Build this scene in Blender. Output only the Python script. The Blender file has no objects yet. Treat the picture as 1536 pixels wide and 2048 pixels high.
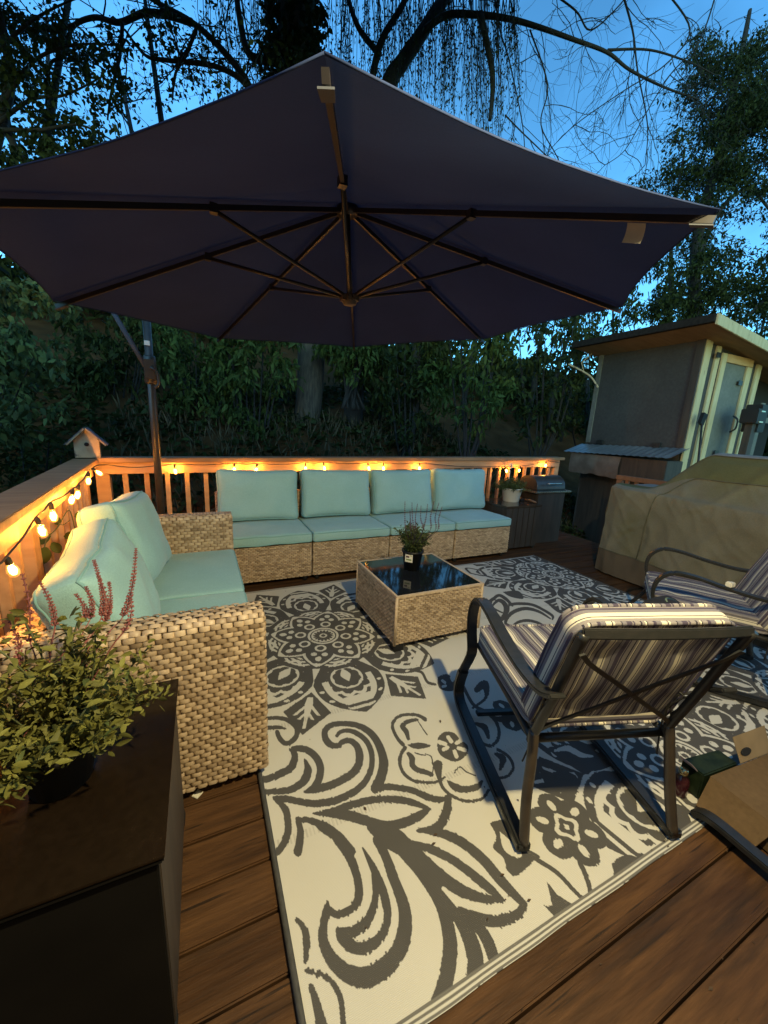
import bpy, bmesh, math, random
import numpy as np
from mathutils import Vector, Matrix, noise

random.seed(7)
rng = np.random.default_rng(11)
scene = bpy.context.scene
COL = scene.collection

# ------------------------------------------------------------------ camera
CAM = np.array([0.0, 0.0, 1.28])
FPX = 770.0


def _camrot(pitch, roll, yaw):
    cy, sy, cp, sp = math.cos(yaw), math.sin(yaw), math.cos(pitch), math.sin(pitch)
    fwd = np.array([sy * cp, cy * cp, -sp])
    right = np.array([cy, -sy, 0.0])
    down = np.cross(fwd, right)
    r = math.cos(roll) * right + math.sin(roll) * down
    d = -math.sin(roll) * right + math.cos(roll) * down
    return np.array([r, d, fwd])


RC = _camrot(math.radians(12.42), math.radians(-2.862), math.radians(25.62))
cam_data = bpy.data.cameras.new('camera')
cam = bpy.data.objects.new('camera', cam_data)
COL.objects.link(cam)
cam_data.sensor_fit = 'VERTICAL'
cam_data.sensor_height = 24.0
cam_data.sensor_width = 18.0
cam_data.lens = FPX / 2048 * 24.0
cam_data.clip_start = 0.02
cam_data.clip_end = 500
m = Matrix.Identity(4)
for i in range(3):
    m[i][0], m[i][1], m[i][2] = RC[0][i], -RC[1][i], -RC[2][i]
    m[i][3] = CAM[i]
cam.matrix_world = m
scene.camera = cam

# ------------------------------------------------------------------ sky at dusk
world = bpy.data.worlds.new('World')
scene.world = world
world.use_nodes = True
wn, wl = world.node_tree.nodes, world.node_tree.links
wn.clear()
w_out = wn.new('ShaderNodeOutputWorld')
w_bg = wn.new('ShaderNodeBackground')
sky = wn.new('ShaderNodeTexSky')
sky.sky_type = 'NISHITA'
sky.sun_disc = False
sky.sun_elevation = math.radians(12.0)
sky.sun_rotation = math.radians(205)
sky.ozone_density = 3.0
tint = wn.new('ShaderNodeMix'); tint.data_type = 'RGBA'; tint.blend_type = 'MULTIPLY'
tint.inputs[0].default_value = 1.0
tint.inputs[7].default_value = (1.25, 2.60, 3.00, 1)
tc = wn.new('ShaderNodeTexCoord')
cl = wn.new('ShaderNodeTexNoise'); cl.inputs['Scale'].default_value = 2.6; cl.inputs['Detail'].default_value = 5
cr = wn.new('ShaderNodeMapRange')
cr.inputs[1].default_value = 0.35; cr.inputs[2].default_value = 0.75
cr.inputs[3].default_value = 0.68; cr.inputs[4].default_value = 1.36
mul = wn.new('ShaderNodeVectorMath'); mul.operation = 'SCALE'
wl.new(tc.outputs['Generated'], cl.inputs['Vector'])
wl.new(cl.outputs[0], cr.inputs[0])
wl.new(sky.outputs[0], tint.inputs[6])
wl.new(tint.outputs[2], mul.inputs[0])
wl.new(cr.outputs[0], mul.inputs[3])
wl.new(mul.outputs[0], w_bg.inputs['Color'])
w_bg.inputs['Strength'].default_value = 0.15
wl.new(w_bg.outputs[0], w_out.inputs[0])

# ------------------------------------------------------------------ the porch light behind the photographer
pl = bpy.data.lights.new('porch_light', 'POINT')
pl.energy = 222
pl.color = (1.0, 0.82, 0.42)
pl.shadow_soft_size = 0.028
plo = bpy.data.objects.new('porch_light', pl)
plo.location = (0.72, 0.08, 2.08)
COL.objects.link(plo)

scene.view_settings.view_transform = 'Standard'
scene.view_settings.look = 'None'
scene.view_settings.exposure = 0.0
scene.view_settings.gamma = 1.0
scene.view_settings.use_curve_mapping = False
scene.render.engine = 'CYCLES'
scene.cycles.use_denoising = True
scene.cycles.max_bounces = 6
scene.cycles.transparent_max_bounces = 12
scene.cycles.sample_clamp_indirect = 4.0


# ------------------------------------------------------------------ helpers: sight lines
def ray(px, py):
    return RC.T @ (np.array([px - 768.0, py - 1024.0, FPX]) / FPX)


def at(px, py, depth):
    """the point seen at a pixel of the photograph, depth metres in front of the camera"""
    return Vector(CAM + ray(px, py) * depth)


def onz(px, py, z):
    d = ray(px, py)
    return Vector(CAM + d * ((z - CAM[2]) / d[2]))


def ony(px, py, y):
    d = ray(px, py)
    return Vector(CAM + d * (y / d[1]))


def onx(px, py, x):
    d = ray(px, py)
    return Vector(CAM + d * (x / d[0]))


# ------------------------------------------------------------------ helpers: objects
def props(o, label=None, cat=None, group=None, kind=None):
    if label: o['label'] = label
    if cat: o['category'] = cat
    if group: o['group'] = group
    if kind: o['kind'] = kind
    return o


def thing(name, label, cat, loc=(0, 0, 0), rz=0.0, group=None, kind=None):
    o = bpy.data.objects.new(name, None)
    o.empty_display_size = 0.1
    o.location = loc
    o.rotation_euler = (0, 0, rz)
    COL.objects.link(o)
    return props(o, label, cat, group, kind)


def link(name, mesh, parent=None, loc=None):
    o = bpy.data.objects.new(name, mesh)
    COL.objects.link(o)
    if parent is not None:
        o.parent = parent
    if loc is not None:
        o.location = loc
    return o


def copy_tree(o, parent=None):
    c = o.copy()
    COL.objects.link(c)
    c.parent = parent
    for ch in list(o.children):
        copy_tree(ch, c)
    return c


class MB:
    """collects shapes of one part and links them as one mesh"""

    def __init__(self):
        self.v, self.f, self.t = [], [], []
        self.sm = []

    def _add(self, vs, fs, tint=0.5, smooth=False):
        b = len(self.v)
        self.v.extend(tuple(p) for p in vs)
        self.f.extend(tuple(i + b for i in f) for f in fs)
        self.t.extend([tint] * len(vs))
        self.sm.extend([smooth] * len(fs))
        return self

    def box(self, lo, hi, tint=0.5, rot=None, pivot=None):
        x0, y0, z0 = lo; x1, y1, z1 = hi
        vs = [Vector(p) for p in ((x0, y0, z0), (x1, y0, z0), (x1, y1, z0), (x0, y1, z0),
                                  (x0, y0, z1), (x1, y0, z1), (x1, y1, z1), (x0, y1, z1))]
        if rot is not None:
            pv = Vector(pivot) if pivot is not None else (Vector(lo) + Vector(hi)) / 2
            vs = [rot @ (p - pv) + pv for p in vs]
        return self._add(vs, [(0, 3, 2, 1), (4, 5, 6, 7), (0, 1, 5, 4), (1, 2, 6, 5), (2, 3, 7, 6), (3, 0, 4, 7)], tint)

    def hexa(self, pts, tint=0.5):
        return self._add(pts, [(0, 3, 2, 1), (4, 5, 6, 7), (0, 1, 5, 4), (1, 2, 6, 5), (2, 3, 7, 6), (3, 0, 4, 7)], tint)

    def tube(self, pts, r, n=8, tint=0.5, caps=True):
        pts = [Vector(p) for p in pts]
        rs = r if isinstance(r, (list, tuple)) else [r] * len(pts)
        vs, fs = [], []
        up = Vector((0.12, 0.23, 0.96)).normalized()
        prev = None
        for i, p in enumerate(pts):
            t = (pts[min(i + 1, len(pts) - 1)] - pts[max(i - 1, 0)])
            if t.length < 1e-9: t = Vector((0, 0, 1))
            t.normalize()
            if prev is None:
                a = t.cross(up)
                if a.length < 0.05: a = t.cross(Vector((1, 0, 0)))
            else:
                a = prev - t * prev.dot(t)
                if a.length < 1e-6: a = t.cross(up)
            a.normalize(); prev = a
            b = t.cross(a)
            for k in range(n):
                an = 2 * math.pi * k / n
                vs.append(p + (a * math.cos(an) + b * math.sin(an)) * rs[i])
        for i in range(len(pts) - 1):
            for k in range(n):
                k2 = (k + 1) % n
                fs.append((i * n + k, i * n + k2, (i + 1) * n + k2, (i + 1) * n + k))
        if caps:
            fs.append(tuple(range(n - 1, -1, -1)))
            fs.append(tuple((len(pts) - 1) * n + k for k in range(n)))
        return self._add(vs, fs, tint, True)

    def strap(self, pts, wdir, w, t, tint=0.5):
        """flat bar swept along pts; wdir = direction of its width"""
        pts = [Vector(p) for p in pts]
        wd = Vector(wdir).normalized()
        vs, fs = [], []
        for i, p in enumerate(pts):
            tg = (pts[min(i + 1, len(pts) - 1)] - pts[max(i - 1, 0)]).normalized()
            nn = tg.cross(wd).normalized()
            a, b = wd * w / 2, nn * t / 2
            vs += [p - a - b, p + a - b, p + a + b, p - a + b]
        for i in range(len(pts) - 1):
            for k in range(4):
                k2 = (k + 1) % 4
                fs.append((i * 4 + k, i * 4 + k2, (i + 1) * 4 + k2, (i + 1) * 4 + k))
        fs.append((3, 2, 1, 0)); e = (len(pts) - 1) * 4
        fs.append((e, e + 1, e + 2, e + 3))
        return self._add(vs, fs, tint)

    def lathe(self, prof, c=(0, 0, 0), n=20, axis=None, tint=0.5):
        c = Vector(c)
        q = Vector((0, 0, 1)).rotation_difference(Vector(axis)) if axis is not None else None
        vs, fs = [], []
        for (r, z) in prof:
            for k in range(n):
                an = 2 * math.pi * k / n
                p = Vector((r * math.cos(an), r * math.sin(an), z))
                if q: p = q @ p
                vs.append(c + p)
        for i in range(len(prof) - 1):
            for k in range(n):
                k2 = (k + 1) % n
                fs.append((i * n + k, i * n + k2, (i + 1) * n + k2, (i + 1) * n + k))
        if prof[0][0] > 1e-6: fs.append(tuple(range(n - 1, -1, -1)))
        if prof[-1][0] > 1e-6: fs.append(tuple((len(prof) - 1) * n + k for k in range(n)))
        return self._add(vs, fs, tint, True)

    def grid(self, P, tint=0.5, closed_u=False, smooth=True):
        """P: rows of points"""
        nr, nc = len(P), len(P[0])
        vs = [p for row in P for p in row]
        fs = []
        for i in range(nr - 1):
            for j in range(nc - (0 if closed_u else 1)):
                j2 = (j + 1) % nc
                fs.append((i * nc + j, i * nc + j2, (i + 1) * nc + j2, (i + 1) * nc + j))
        return self._add(vs, fs, tint, smooth)

    def poly(self, pts, thick_vec=None, tint=0.5):
        n = len(pts)
        if thick_vec is None:
            return self._add(pts, [tuple(range(n))], tint)
        tv = Vector(thick_vec)
        vs = [Vector(p) for p in pts] + [Vector(p) + tv for p in pts]
        fs = [tuple(range(n - 1, -1, -1)), tuple(range(n, 2 * n))]
        for i in range(n):
            j = (i + 1) % n
            fs.append((i, j, n + j, n + i))
        return self._add(vs, fs, tint)

    def mesh(self, name, mat, org=None, bevel=0.0, segs=2, smooth=None):
        me = bpy.data.meshes.new(name)
        V = np.array([tuple(p) for p in self.v], dtype=np.float64)
        if org is not None: V = V - np.array(org)
        me.from_pydata([tuple(p) for p in V], [], self.f)
        at_ = me.attributes.new('tint', 'FLOAT', 'POINT')
        at_.data.foreach_set('value', np.array(self.t, dtype=np.float32))
        me.polygons.foreach_set('use_smooth', np.array(self.sm if smooth is None else [smooth] * len(self.f), dtype=bool))
        if bevel > 0:
            bm = bmesh.new(); bm.from_mesh(me)
            bmesh.ops.remove_doubles(bm, verts=bm.verts, dist=1e-6)
            es = [e for e in bm.edges if len(e.link_faces) == 2 and e.calc_face_angle(0) > 0.6]
            bmesh.ops.bevel(bm, geom=es, offset=bevel, segments=segs, affect='EDGES', clamp_overlap=True)
            bm.to_mesh(me); bm.free()
        me.materials.append(mat)
        me.update()
        return me

    def build(self, name, mat, parent=None, local=False, **kw):
        """vertices are world coordinates unless local=True"""
        org = None
        if parent is not None and not local:
            p, org = parent, np.zeros(3)
            while p is not None:
                org = org + np.array(p.location)
                p = p.parent
        return link(name, self.mesh(name, mat, org, **kw), parent)


# ------------------------------------------------------------------ helpers: materials
def mat(name, c1, c2=None, scale=6.0, stretch=(1, 1, 1), rough=0.6, bump=0.0, bscale=None, metal=0.0, spec=0.5,
        detail=6.0, lo=0.35, hi=0.65, translucent=0.0, tintmix=None, coat=0.0, stain=None, sheen=0.0, fine=None, rvar=0.0, cracks=None):
    ma = bpy.data.materials.new(name)
    ma.use_nodes = True
    nt = ma.node_tree
    N, L = nt.nodes, nt.links
    bs = N['Principled BSDF']
    bs.inputs['Roughness'].default_value = rough
    bs.inputs['Metallic'].default_value = metal
    bs.inputs['Specular IOR Level'].default_value = spec
    if coat: bs.inputs['Coat Weight'].default_value = coat; bs.inputs['Coat Roughness'].default_value = 0.1
    if sheen: bs.inputs['Sheen Weight'].default_value = sheen
    tcn = N.new('ShaderNodeTexCoord')
    mp = N.new('ShaderNodeMapping')
    mp.inputs['Scale'].default_value = stretch
    oi = N.new('ShaderNodeObjectInfo')
    ad = N.new('ShaderNodeVectorMath'); ad.operation = 'ADD'
    sc = N.new('ShaderNodeMath'); sc.operation = 'MULTIPLY'; sc.inputs[1].default_value = 37.0
    L.new(oi.outputs['Random'], sc.inputs[0])
    L.new(tcn.outputs['Object'], mp.inputs['Vector'])
    L.new(mp.outputs[0], ad.inputs[0]); L.new(sc.outputs[0], ad.inputs[1])
    col = None
    nz = N.new('ShaderNodeTexNoise'); nz.inputs['Scale'].default_value = scale; nz.inputs['Detail'].default_value = detail
    L.new(ad.outputs[0], nz.inputs['Vector'])
    c2 = c2 if c2 is not None else tuple(x * 0.8 for x in c1)
    mr = N.new('ShaderNodeMapRange'); mr.inputs[1].default_value = lo; mr.inputs[2].default_value = hi
    L.new(nz.outputs[0], mr.inputs[0])
    mx = N.new('ShaderNodeMix'); mx.data_type = 'RGBA'
    mx.inputs[6].default_value = (*c1, 1); mx.inputs[7].default_value = (*c2, 1)
    L.new(mr.outputs[0], mx.inputs[0])
    col = mx.outputs[2]
    if tintmix is not None:                 # per-piece shade stored on the mesh
        an = N.new('ShaderNodeAttribute'); an.attribute_name = 'tint'
        ramp = N.new('ShaderNodeValToRGB')
        els = ramp.color_ramp.elements
        for i, (pos, cc) in enumerate(tintmix):
            e = els[i] if i < 2 else els.new(pos)
            e.position = pos; e.color = (*cc, 1)
        L.new(an.outputs['Fac'], ramp.inputs[0])
        m2 = N.new('ShaderNodeMix'); m2.data_type = 'RGBA'; m2.blend_type = 'MULTIPLY'; m2.inputs[0].default_value = 1.0
        L.new(col, m2.inputs[6]); L.new(ramp.outputs[0], m2.inputs[7])
        col = m2.outputs[2]
    if stain is not None:                   # (scale, threshold lo, hi, colour)
        n2 = N.new('ShaderNodeTexNoise'); n2.inputs['Scale'].default_value = stain[0]; n2.inputs['Detail'].default_value = 8
        L.new(ad.outputs[0], n2.inputs['Vector'])
        r2 = N.new('ShaderNodeMapRange'); r2.inputs[1].default_value = stain[1]; r2.inputs[2].default_value = stain[2]
        L.new(n2.outputs[0], r2.inputs[0])
        m3 = N.new('ShaderNodeMix'); m3.data_type = 'RGBA'; m3.inputs[7].default_value = (*stain[3], 1)
        L.new(r2.outputs[0], m3.inputs[0]); L.new(col, m3.inputs[6])
        col = m3.outputs[2]
    if cracks is not None:                  # (stretch, scale, lo, hi, colour): thin dark checks along the grain
        mp5 = N.new('ShaderNodeMapping'); mp5.inputs['Scale'].default_value = cracks[0]
        ad5 = N.new('ShaderNodeVectorMath'); ad5.operation = 'ADD'
        L.new(tcn.outputs['Object'], mp5.inputs['Vector']); L.new(mp5.outputs[0], ad5.inputs[0]); L.new(sc.outputs[0], ad5.inputs[1])
        n5 = N.new('ShaderNodeTexNoise'); n5.inputs['Scale'].default_value = cracks[1]; n5.inputs['Detail'].default_value = 3
        L.new(ad5.outputs[0], n5.inputs['Vector'])
        r5 = N.new('ShaderNodeMapRange'); r5.inputs[1].default_value = cracks[2]; r5.inputs[2].default_value = cracks[3]
        L.new(n5.outputs[0], r5.inputs[0])
        m5 = N.new('ShaderNodeMix'); m5.data_type = 'RGBA'; m5.inputs[7].default_value = (*cracks[4], 1)
        L.new(r5.outputs[0], m5.inputs[0]); L.new(col, m5.inputs[6]); col = m5.outputs[2]
    if fine is not None:                    # (scale, amount): fine grain of the surface itself
        n4 = N.new('ShaderNodeTexNoise'); n4.inputs['Scale'].default_value = fine[0]; n4.inputs['Detail'].default_value = 5
        L.new(ad.outputs[0], n4.inputs['Vector'])
        r4 = N.new('ShaderNodeMapRange'); r4.inputs[1].default_value = 0.25; r4.inputs[2].default_value = 0.75
        r4.inputs[3].default_value = 1 - fine[1]; r4.inputs[4].default_value = 1 + fine[1]
        L.new(n4.outputs[0], r4.inputs[0])
        sv = N.new('ShaderNodeVectorMath'); sv.operation = 'SCALE'
        L.new(col, sv.inputs[0]); L.new(r4.outputs[0], sv.inputs[3])
        col = sv.outputs[0]
    L.new(col, bs.inputs['Base Color'])
    if rvar:
        r3 = N.new('ShaderNodeMapRange'); r3.inputs[3].default_value = rough - rvar; r3.inputs[4].default_value = rough + rvar
        L.new(nz.outputs[0], r3.inputs[0]); L.new(r3.outputs[0], bs.inputs['Roughness'])
    if bump > 0:
        bn = N.new('ShaderNodeBump'); bn.inputs['Strength'].default_value = bump; bn.inputs['Distance'].default_value = 0.004
        src = nz
        if bscale:
            src = N.new('ShaderNodeTexNoise'); src.inputs['Scale'].default_value = bscale; src.inputs['Detail'].default_value = 4
            L.new(ad.outputs[0], src.inputs['Vector'])
        L.new(src.outputs[0], bn.inputs['Height']); L.new(bn.outputs[0], bs.inputs['Normal'])
    if translucent > 0:
        out = N['Material Output']
        tr = N.new('ShaderNodeBsdfTranslucent'); L.new(col, tr.inputs['Color'])
        ms = N.new('ShaderNodeMixShader'); ms.inputs[0].default_value = translucent
        L.new(bs.outputs[0], ms.inputs[1]); L.new(tr.outputs[0], ms.inputs[2]); L.new(ms.outputs[0], out.inputs[0])
    return ma


def emis(name, color, strength):
    ma = bpy.data.materials.new(name); ma.use_nodes = True
    N, L = ma.node_tree.nodes, ma.node_tree.links
    e = N.new('ShaderNodeEmission'); e.inputs[0].default_value = (*color, 1); e.inputs[1].default_value = strength
    L.new(e.outputs[0], N['Material Output'].inputs[0])
    return ma


WICK = [(0.0, (0.42, 0.36, 0.30)), (0.3, (0.74, 0.67, 0.58)), (0.6, (1.0, 0.93, 0.83)), (1.0, (1.25, 1.19, 1.08))]
M = {}
M['deck'] = mat('deck_stain', (0.046, 0.020, 0.007), (0.092, 0.043, 0.016), scale=3.0, stretch=(0.8, 8, 1), rough=0.68, bump=0.6, bscale=14, spec=0.22, fine=(11, 0.28), cracks=((1.1, 26, 1), 3.2, 0.61, 0.69, (0.022, 0.011, 0.005)),
                stain=(2.6, 0.56, 0.72, (0.030, 0.015, 0.007)), rvar=0.12)
M['rail'] = mat('cedar_rail', (0.36, 0.20, 0.10), (0.46, 0.27, 0.14), scale=4, stretch=(1, 6, 6), rough=0.6, bump=0.15)
M['railcap'] = mat('weathered_cap', (0.22, 0.115, 0.052), (0.31, 0.17, 0.08), scale=4, stretch=(1, 7, 7), rough=0.65, bump=0.2)
M['wicker'] = mat('wicker', (0.43, 0.335, 0.235), (0.54, 0.43, 0.315), scale=40, rough=0.45, tintmix=WICK, bump=0.15, bscale=300)
M['wickercore'] = mat('wicker_core', (0.16, 0.11, 0.07), (0.20, 0.14, 0.09), scale=20, rough=0.8)
M['teal'] = mat('teal_fabric', (0.268, 0.455, 0.455), (0.30, 0.49, 0.485), scale=5, rough=0.88, bump=0.35, bscale=260, sheen=0.15, spec=0.2, fine=(180, 0.10))
M['tealpipe'] = mat('teal_piping', (0.20, 0.37, 0.37), (0.22, 0.40, 0.40), scale=9, rough=0.85, spec=0.2)
M['blackglass'] = mat('dark_glass', (0.008, 0.010, 0.013), (0.010, 0.012, 0.016), rough=0.06, spec=0.6)
M['brownglass'] = mat('dark_brown_top', (0.009, 0.0055, 0.0032), (0.013, 0.008, 0.0045), scale=3, rough=0.18, spec=0.25, fine=(60, 0.2))
M['blackplastic'] = mat('black_plastic', (0.010, 0.010, 0.010), (0.015, 0.014, 0.013), rough=0.5, spec=0.3)
M['metal'] = mat('powder_coat', (0.014, 0.015, 0.015), (0.022, 0.021, 0.020), scale=30, rough=0.38, bump=0.06, bscale=160, spec=0.5)
M['metalwarm'] = mat('bronze_coat', (0.035, 0.027, 0.022), (0.05, 0.038, 0.028), scale=20, rough=0.35, spec=0.5)
M['canopy'] = mat('canopy_cloth', (0.017, 0.030, 0.086), (0.023, 0.039, 0.108), scale=1.6, rough=0.9, bump=0.35, bscale=7, fine=(240, 0.12), spec=0.15, translucent=0.09)
M['ribs'] = mat('rib_metal', (0.010, 0.009, 0.011), (0.015, 0.013, 0.015), rough=0.4)
M['hub'] = mat('hub_plastic', (0.05, 0.035, 0.03), (0.07, 0.05, 0.04), rough=0.5)
M['white'] = mat('white_cloth_label', (0.55, 0.52, 0.47), (0.62, 0.6, 0.55), rough=0.8)
M['grey_pocket'] = mat('grey_pocket', (0.045, 0.05, 0.07), (0.06, 0.07, 0.09), rough=0.8)
M['soil'] = mat('soil', (0.022, 0.014, 0.009), (0.04, 0.026, 0.016), scale=30, rough=0.95, bump=0.6)
M['dirt'] = mat('dirt_ground', (0.060, 0.028, 0.011), (0.105, 0.050, 0.021), scale=2.5, rough=1.0, bump=0.8, bscale=14, spec=0.05,
                stain=(5.0, 0.52, 0.70, (0.05, 0.032, 0.016)))
M['bark'] = mat('bark', (0.036, 0.027, 0.019), (0.085, 0.062, 0.044), scale=5, stretch=(6, 6, 0.6), rough=0.9, bump=1.0, bscale=9)
M['twig'] = mat('twig_bark', (0.012, 0.009, 0.008), (0.020, 0.015, 0.013), rough=0.9)
M['leafdark'] = mat('leaf_dark', (0.021, 0.028, 0.008), (0.033, 0.042, 0.012), scale=2, rough=0.6, translucent=0.25, spec=0.12,
                    tintmix=[(0, (0.55, 0.55, 0.5)), (0.5, (1, 1, 1)), (1, (1.5, 1.5, 1.3))])
M['leafgreen'] = mat('leaf_green', (0.042, 0.062, 0.016), (0.062, 0.084, 0.022), scale=2, rough=0.6, translucent=0.25, spec=0.12,
                     tintmix=[(0, (0.5, 0.55, 0.5)), (0.5, (1, 1, 1)), (1, (1.5, 1.45, 1.3))])
M['leafolive'] = mat('leaf_olive', (0.060, 0.085, 0.028), (0.085, 0.105, 0.038), scale=6, rough=0.6, translucent=0.2, spec=0.15,
                     tintmix=[(0, (0.5, 0.5, 0.5)), (0.5, (1, 1, 1)), (1, (1.5, 1.5, 1.4))])
M['leafsage'] = mat('leaf_sage', (0.115, 0.115, 0.026), (0.155, 0.15, 0.04), scale=10, rough=0.6, translucent=0.2, spec=0.2,
                    tintmix=[(0, (0.5, 0.5, 0.5)), (0.5, (1, 1, 1)), (1, (1.5, 1.5, 1.4))])
M['flower'] = mat('flower_spike', (0.17, 0.045, 0.045), (0.25, 0.075, 0.06), scale=60, rough=0.7)
M['flowerdark'] = mat('flower_spike_dark', (0.06, 0.035, 0.06), (0.09, 0.045, 0.07), scale=60, rough=0.7)
M['stem'] = mat('green_stem', (0.05, 0.06, 0.022), (0.07, 0.08, 0.03), rough=0.7)
M['whitepot'] = mat('white_pot', (0.62, 0.56, 0.48), (0.68, 0.62, 0.54), rough=0.45)
M['tan'] = mat('tan_cover', (0.155, 0.135, 0.090), (0.19, 0.165, 0.112), scale=2.2, rough=0.8, bump=0.45, bscale=26, fine=(120, 0.12), spec=0.2,
               stain=(1.6, 0.52, 0.75, (0.12, 0.11, 0.045)))
M['tandark'] = mat('tan_cover_hem', (0.085, 0.062, 0.038), (0.11, 0.08, 0.05), scale=4, rough=0.8)
M['taupe'] = mat('cover_top', (0.19, 0.18, 0.155), (0.225, 0.21, 0.185), scale=3, rough=0.8, bump=0.45, bscale=26, fine=(120, 0.12), spec=0.2)
M['seam'] = mat('cover_seam', (0.08, 0.07, 0.04), (0.10, 0.09, 0.05), rough=0.8)
M['shedgrey'] = mat('shed_grey_paint', (0.048, 0.045, 0.044), (0.060, 0.056, 0.054), scale=2, rough=0.8, bump=0.3, bscale=60, spec=0.2, fine=(30, 0.15))
M['shedpanel'] = mat('shed_panel_paint', (0.115, 0.115, 0.10), (0.145, 0.142, 0.125), scale=2.5, rough=0.75, bump=0.2, bscale=50, spec=0.2, fine=(24, 0.12))
M['pine'] = mat('raw_pine', (0.40, 0.31, 0.165), (0.49, 0.39, 0.22), scale=5, stretch=(5, 5, 0.7), rough=0.7, bump=0.15,
                stain=(14, 0.66, 0.70, (0.16, 0.10, 0.05)))
M['orangepine'] = mat('raw_cedar', (0.42, 0.24, 0.10), (0.50, 0.30, 0.14), scale=5, stretch=(1, 5, 5), rough=0.7)
M['ply'] = mat('plywood_soffit', (0.22, 0.13, 0.055), (0.28, 0.17, 0.075), scale=3, stretch=(1, 5, 1), rough=0.8)
M['darkwood'] = mat('dark_slats', (0.030, 0.022, 0.017), (0.05, 0.036, 0.027), scale=5, stretch=(5, 5, 0.6), rough=0.6, bump=0.15)
M['shingle'] = mat('roof_felt', (0.014, 0.012, 0.011), (0.024, 0.020, 0.018), scale=30, rough=0.95, bump=0.4, spec=0.1)
M['corr'] = mat('corrugated_metal', (0.30, 0.32, 0.34), (0.42, 0.44, 0.46), scale=5, rough=0.35, metal=0.7)
M['plastic_sheet'] = mat('plastic_sheet', (0.12, 0.09, 0.075), (0.18, 0.14, 0.115), scale=6, rough=0.25, bump=0.3)
M['brownwood'] = mat('brown_wood', (0.16, 0.075, 0.035), (0.21, 0.10, 0.05), scale=5, stretch=(5, 5, 0.6), rough=0.6)
M['card'] = mat('cardboard', (0.10, 0.064, 0.033), (0.125, 0.080, 0.042), scale=6, rough=0.9, bump=0.2, bscale=40, spec=0.1, fine=(70, 0.12))
M['cardedge'] = mat('cardboard_edge', (0.20, 0.14, 0.075), (0.24, 0.17, 0.092), scale=14, rough=0.85)
M['greenprint'] = mat('green_print', (0.006, 0.012, 0.005), (0.018, 0.028, 0.012), scale=30, rough=0.5, spec=0.2)
M['silver'] = mat('silver', (0.55, 0.52, 0.46), (0.62, 0.58, 0.5), rough=0.2, metal=0.9)
M['gold'] = mat('gold_cap', (0.55, 0.45, 0.22), (0.62, 0.5, 0.26), rough=0.25, metal=0.9)
M['winered'] = mat('dark_red_glass', (0.035, 0.008, 0.012), (0.05, 0.012, 0.016), rough=0.15)
M['lilac'] = mat('lilac_paper', (0.42, 0.33, 0.36), (0.48, 0.38, 0.40), rough=0.8)
M['paper'] = mat('white_paper', (0.62, 0.58, 0.48), (0.68, 0.64, 0.54), rough=0.8)
M['olive'] = mat('olive_cover_band', (0.10, 0.095, 0.034), (0.135, 0.12, 0.05), scale=2.5, rough=0.8, bump=0.45, bscale=26, fine=(120, 0.12), spec=0.2)
M['siding'] = mat('house_siding', (0.10, 0.085, 0.07), (0.13, 0.11, 0.09), scale=3, stretch=(0.5, 5, 5), rough=0.7)
M['blackmatte'] = mat('black_panel', (0.005, 0.0045, 0.004), (0.008, 0.007, 0.006), rough=0.7, spec=0.15)
M['blackcloth'] = mat('black_cloth', (0.010, 0.010, 0.012), (0.015, 0.015, 0.017), scale=60, rough=0.9, bump=0.2)
M['badge'] = mat('badge_green', (0.32, 0.36, 0.22), (0.45, 0.45, 0.32), scale=120, rough=0.5)
M['badgerim'] = mat('badge_rim', (0.16, 0.22, 0.12), (0.2, 0.26, 0.15), rough=0.5)
M['cord'] = mat('black_cord', (0.012, 0.011, 0.010), (0.016, 0.014, 0.012), rough=0.6)
M['birdwood'] = mat('birdhouse_wood', (0.36, 0.27, 0.17), (0.46, 0.36, 0.24), scale=9, rough=0.8, bump=0.4,
                    stain=(16, 0.58, 0.66, (0.12, 0.09, 0.07)))
M['birdroof'] = mat('birdhouse_roof', (0.11, 0.10, 0.13), (0.15, 0.14, 0.18), scale=18, rough=0.85, bump=0.3)
M['hole'] = mat('dark_opening', (0.006, 0.005, 0.004), (0.008, 0.006, 0.005), rough=0.9)
M['litter'] = mat('leaf_litter', (0.05, 0.03, 0.016), (0.085, 0.05, 0.026), scale=40, rough=0.9)
M['wire'] = mat('mesh_wire', (0.06, 0.06, 0.055), (0.08, 0.08, 0.07), rough=0.5, metal=0.4)
M['printdark'] = mat('label_print_dark', (0.07, 0.03, 0.04), (0.09, 0.04, 0.05), rough=0.7)
M['printgreen'] = mat('label_print_green', (0.16, 0.2, 0.08), (0.2, 0.24, 0.1), rough=0.7)


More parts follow.
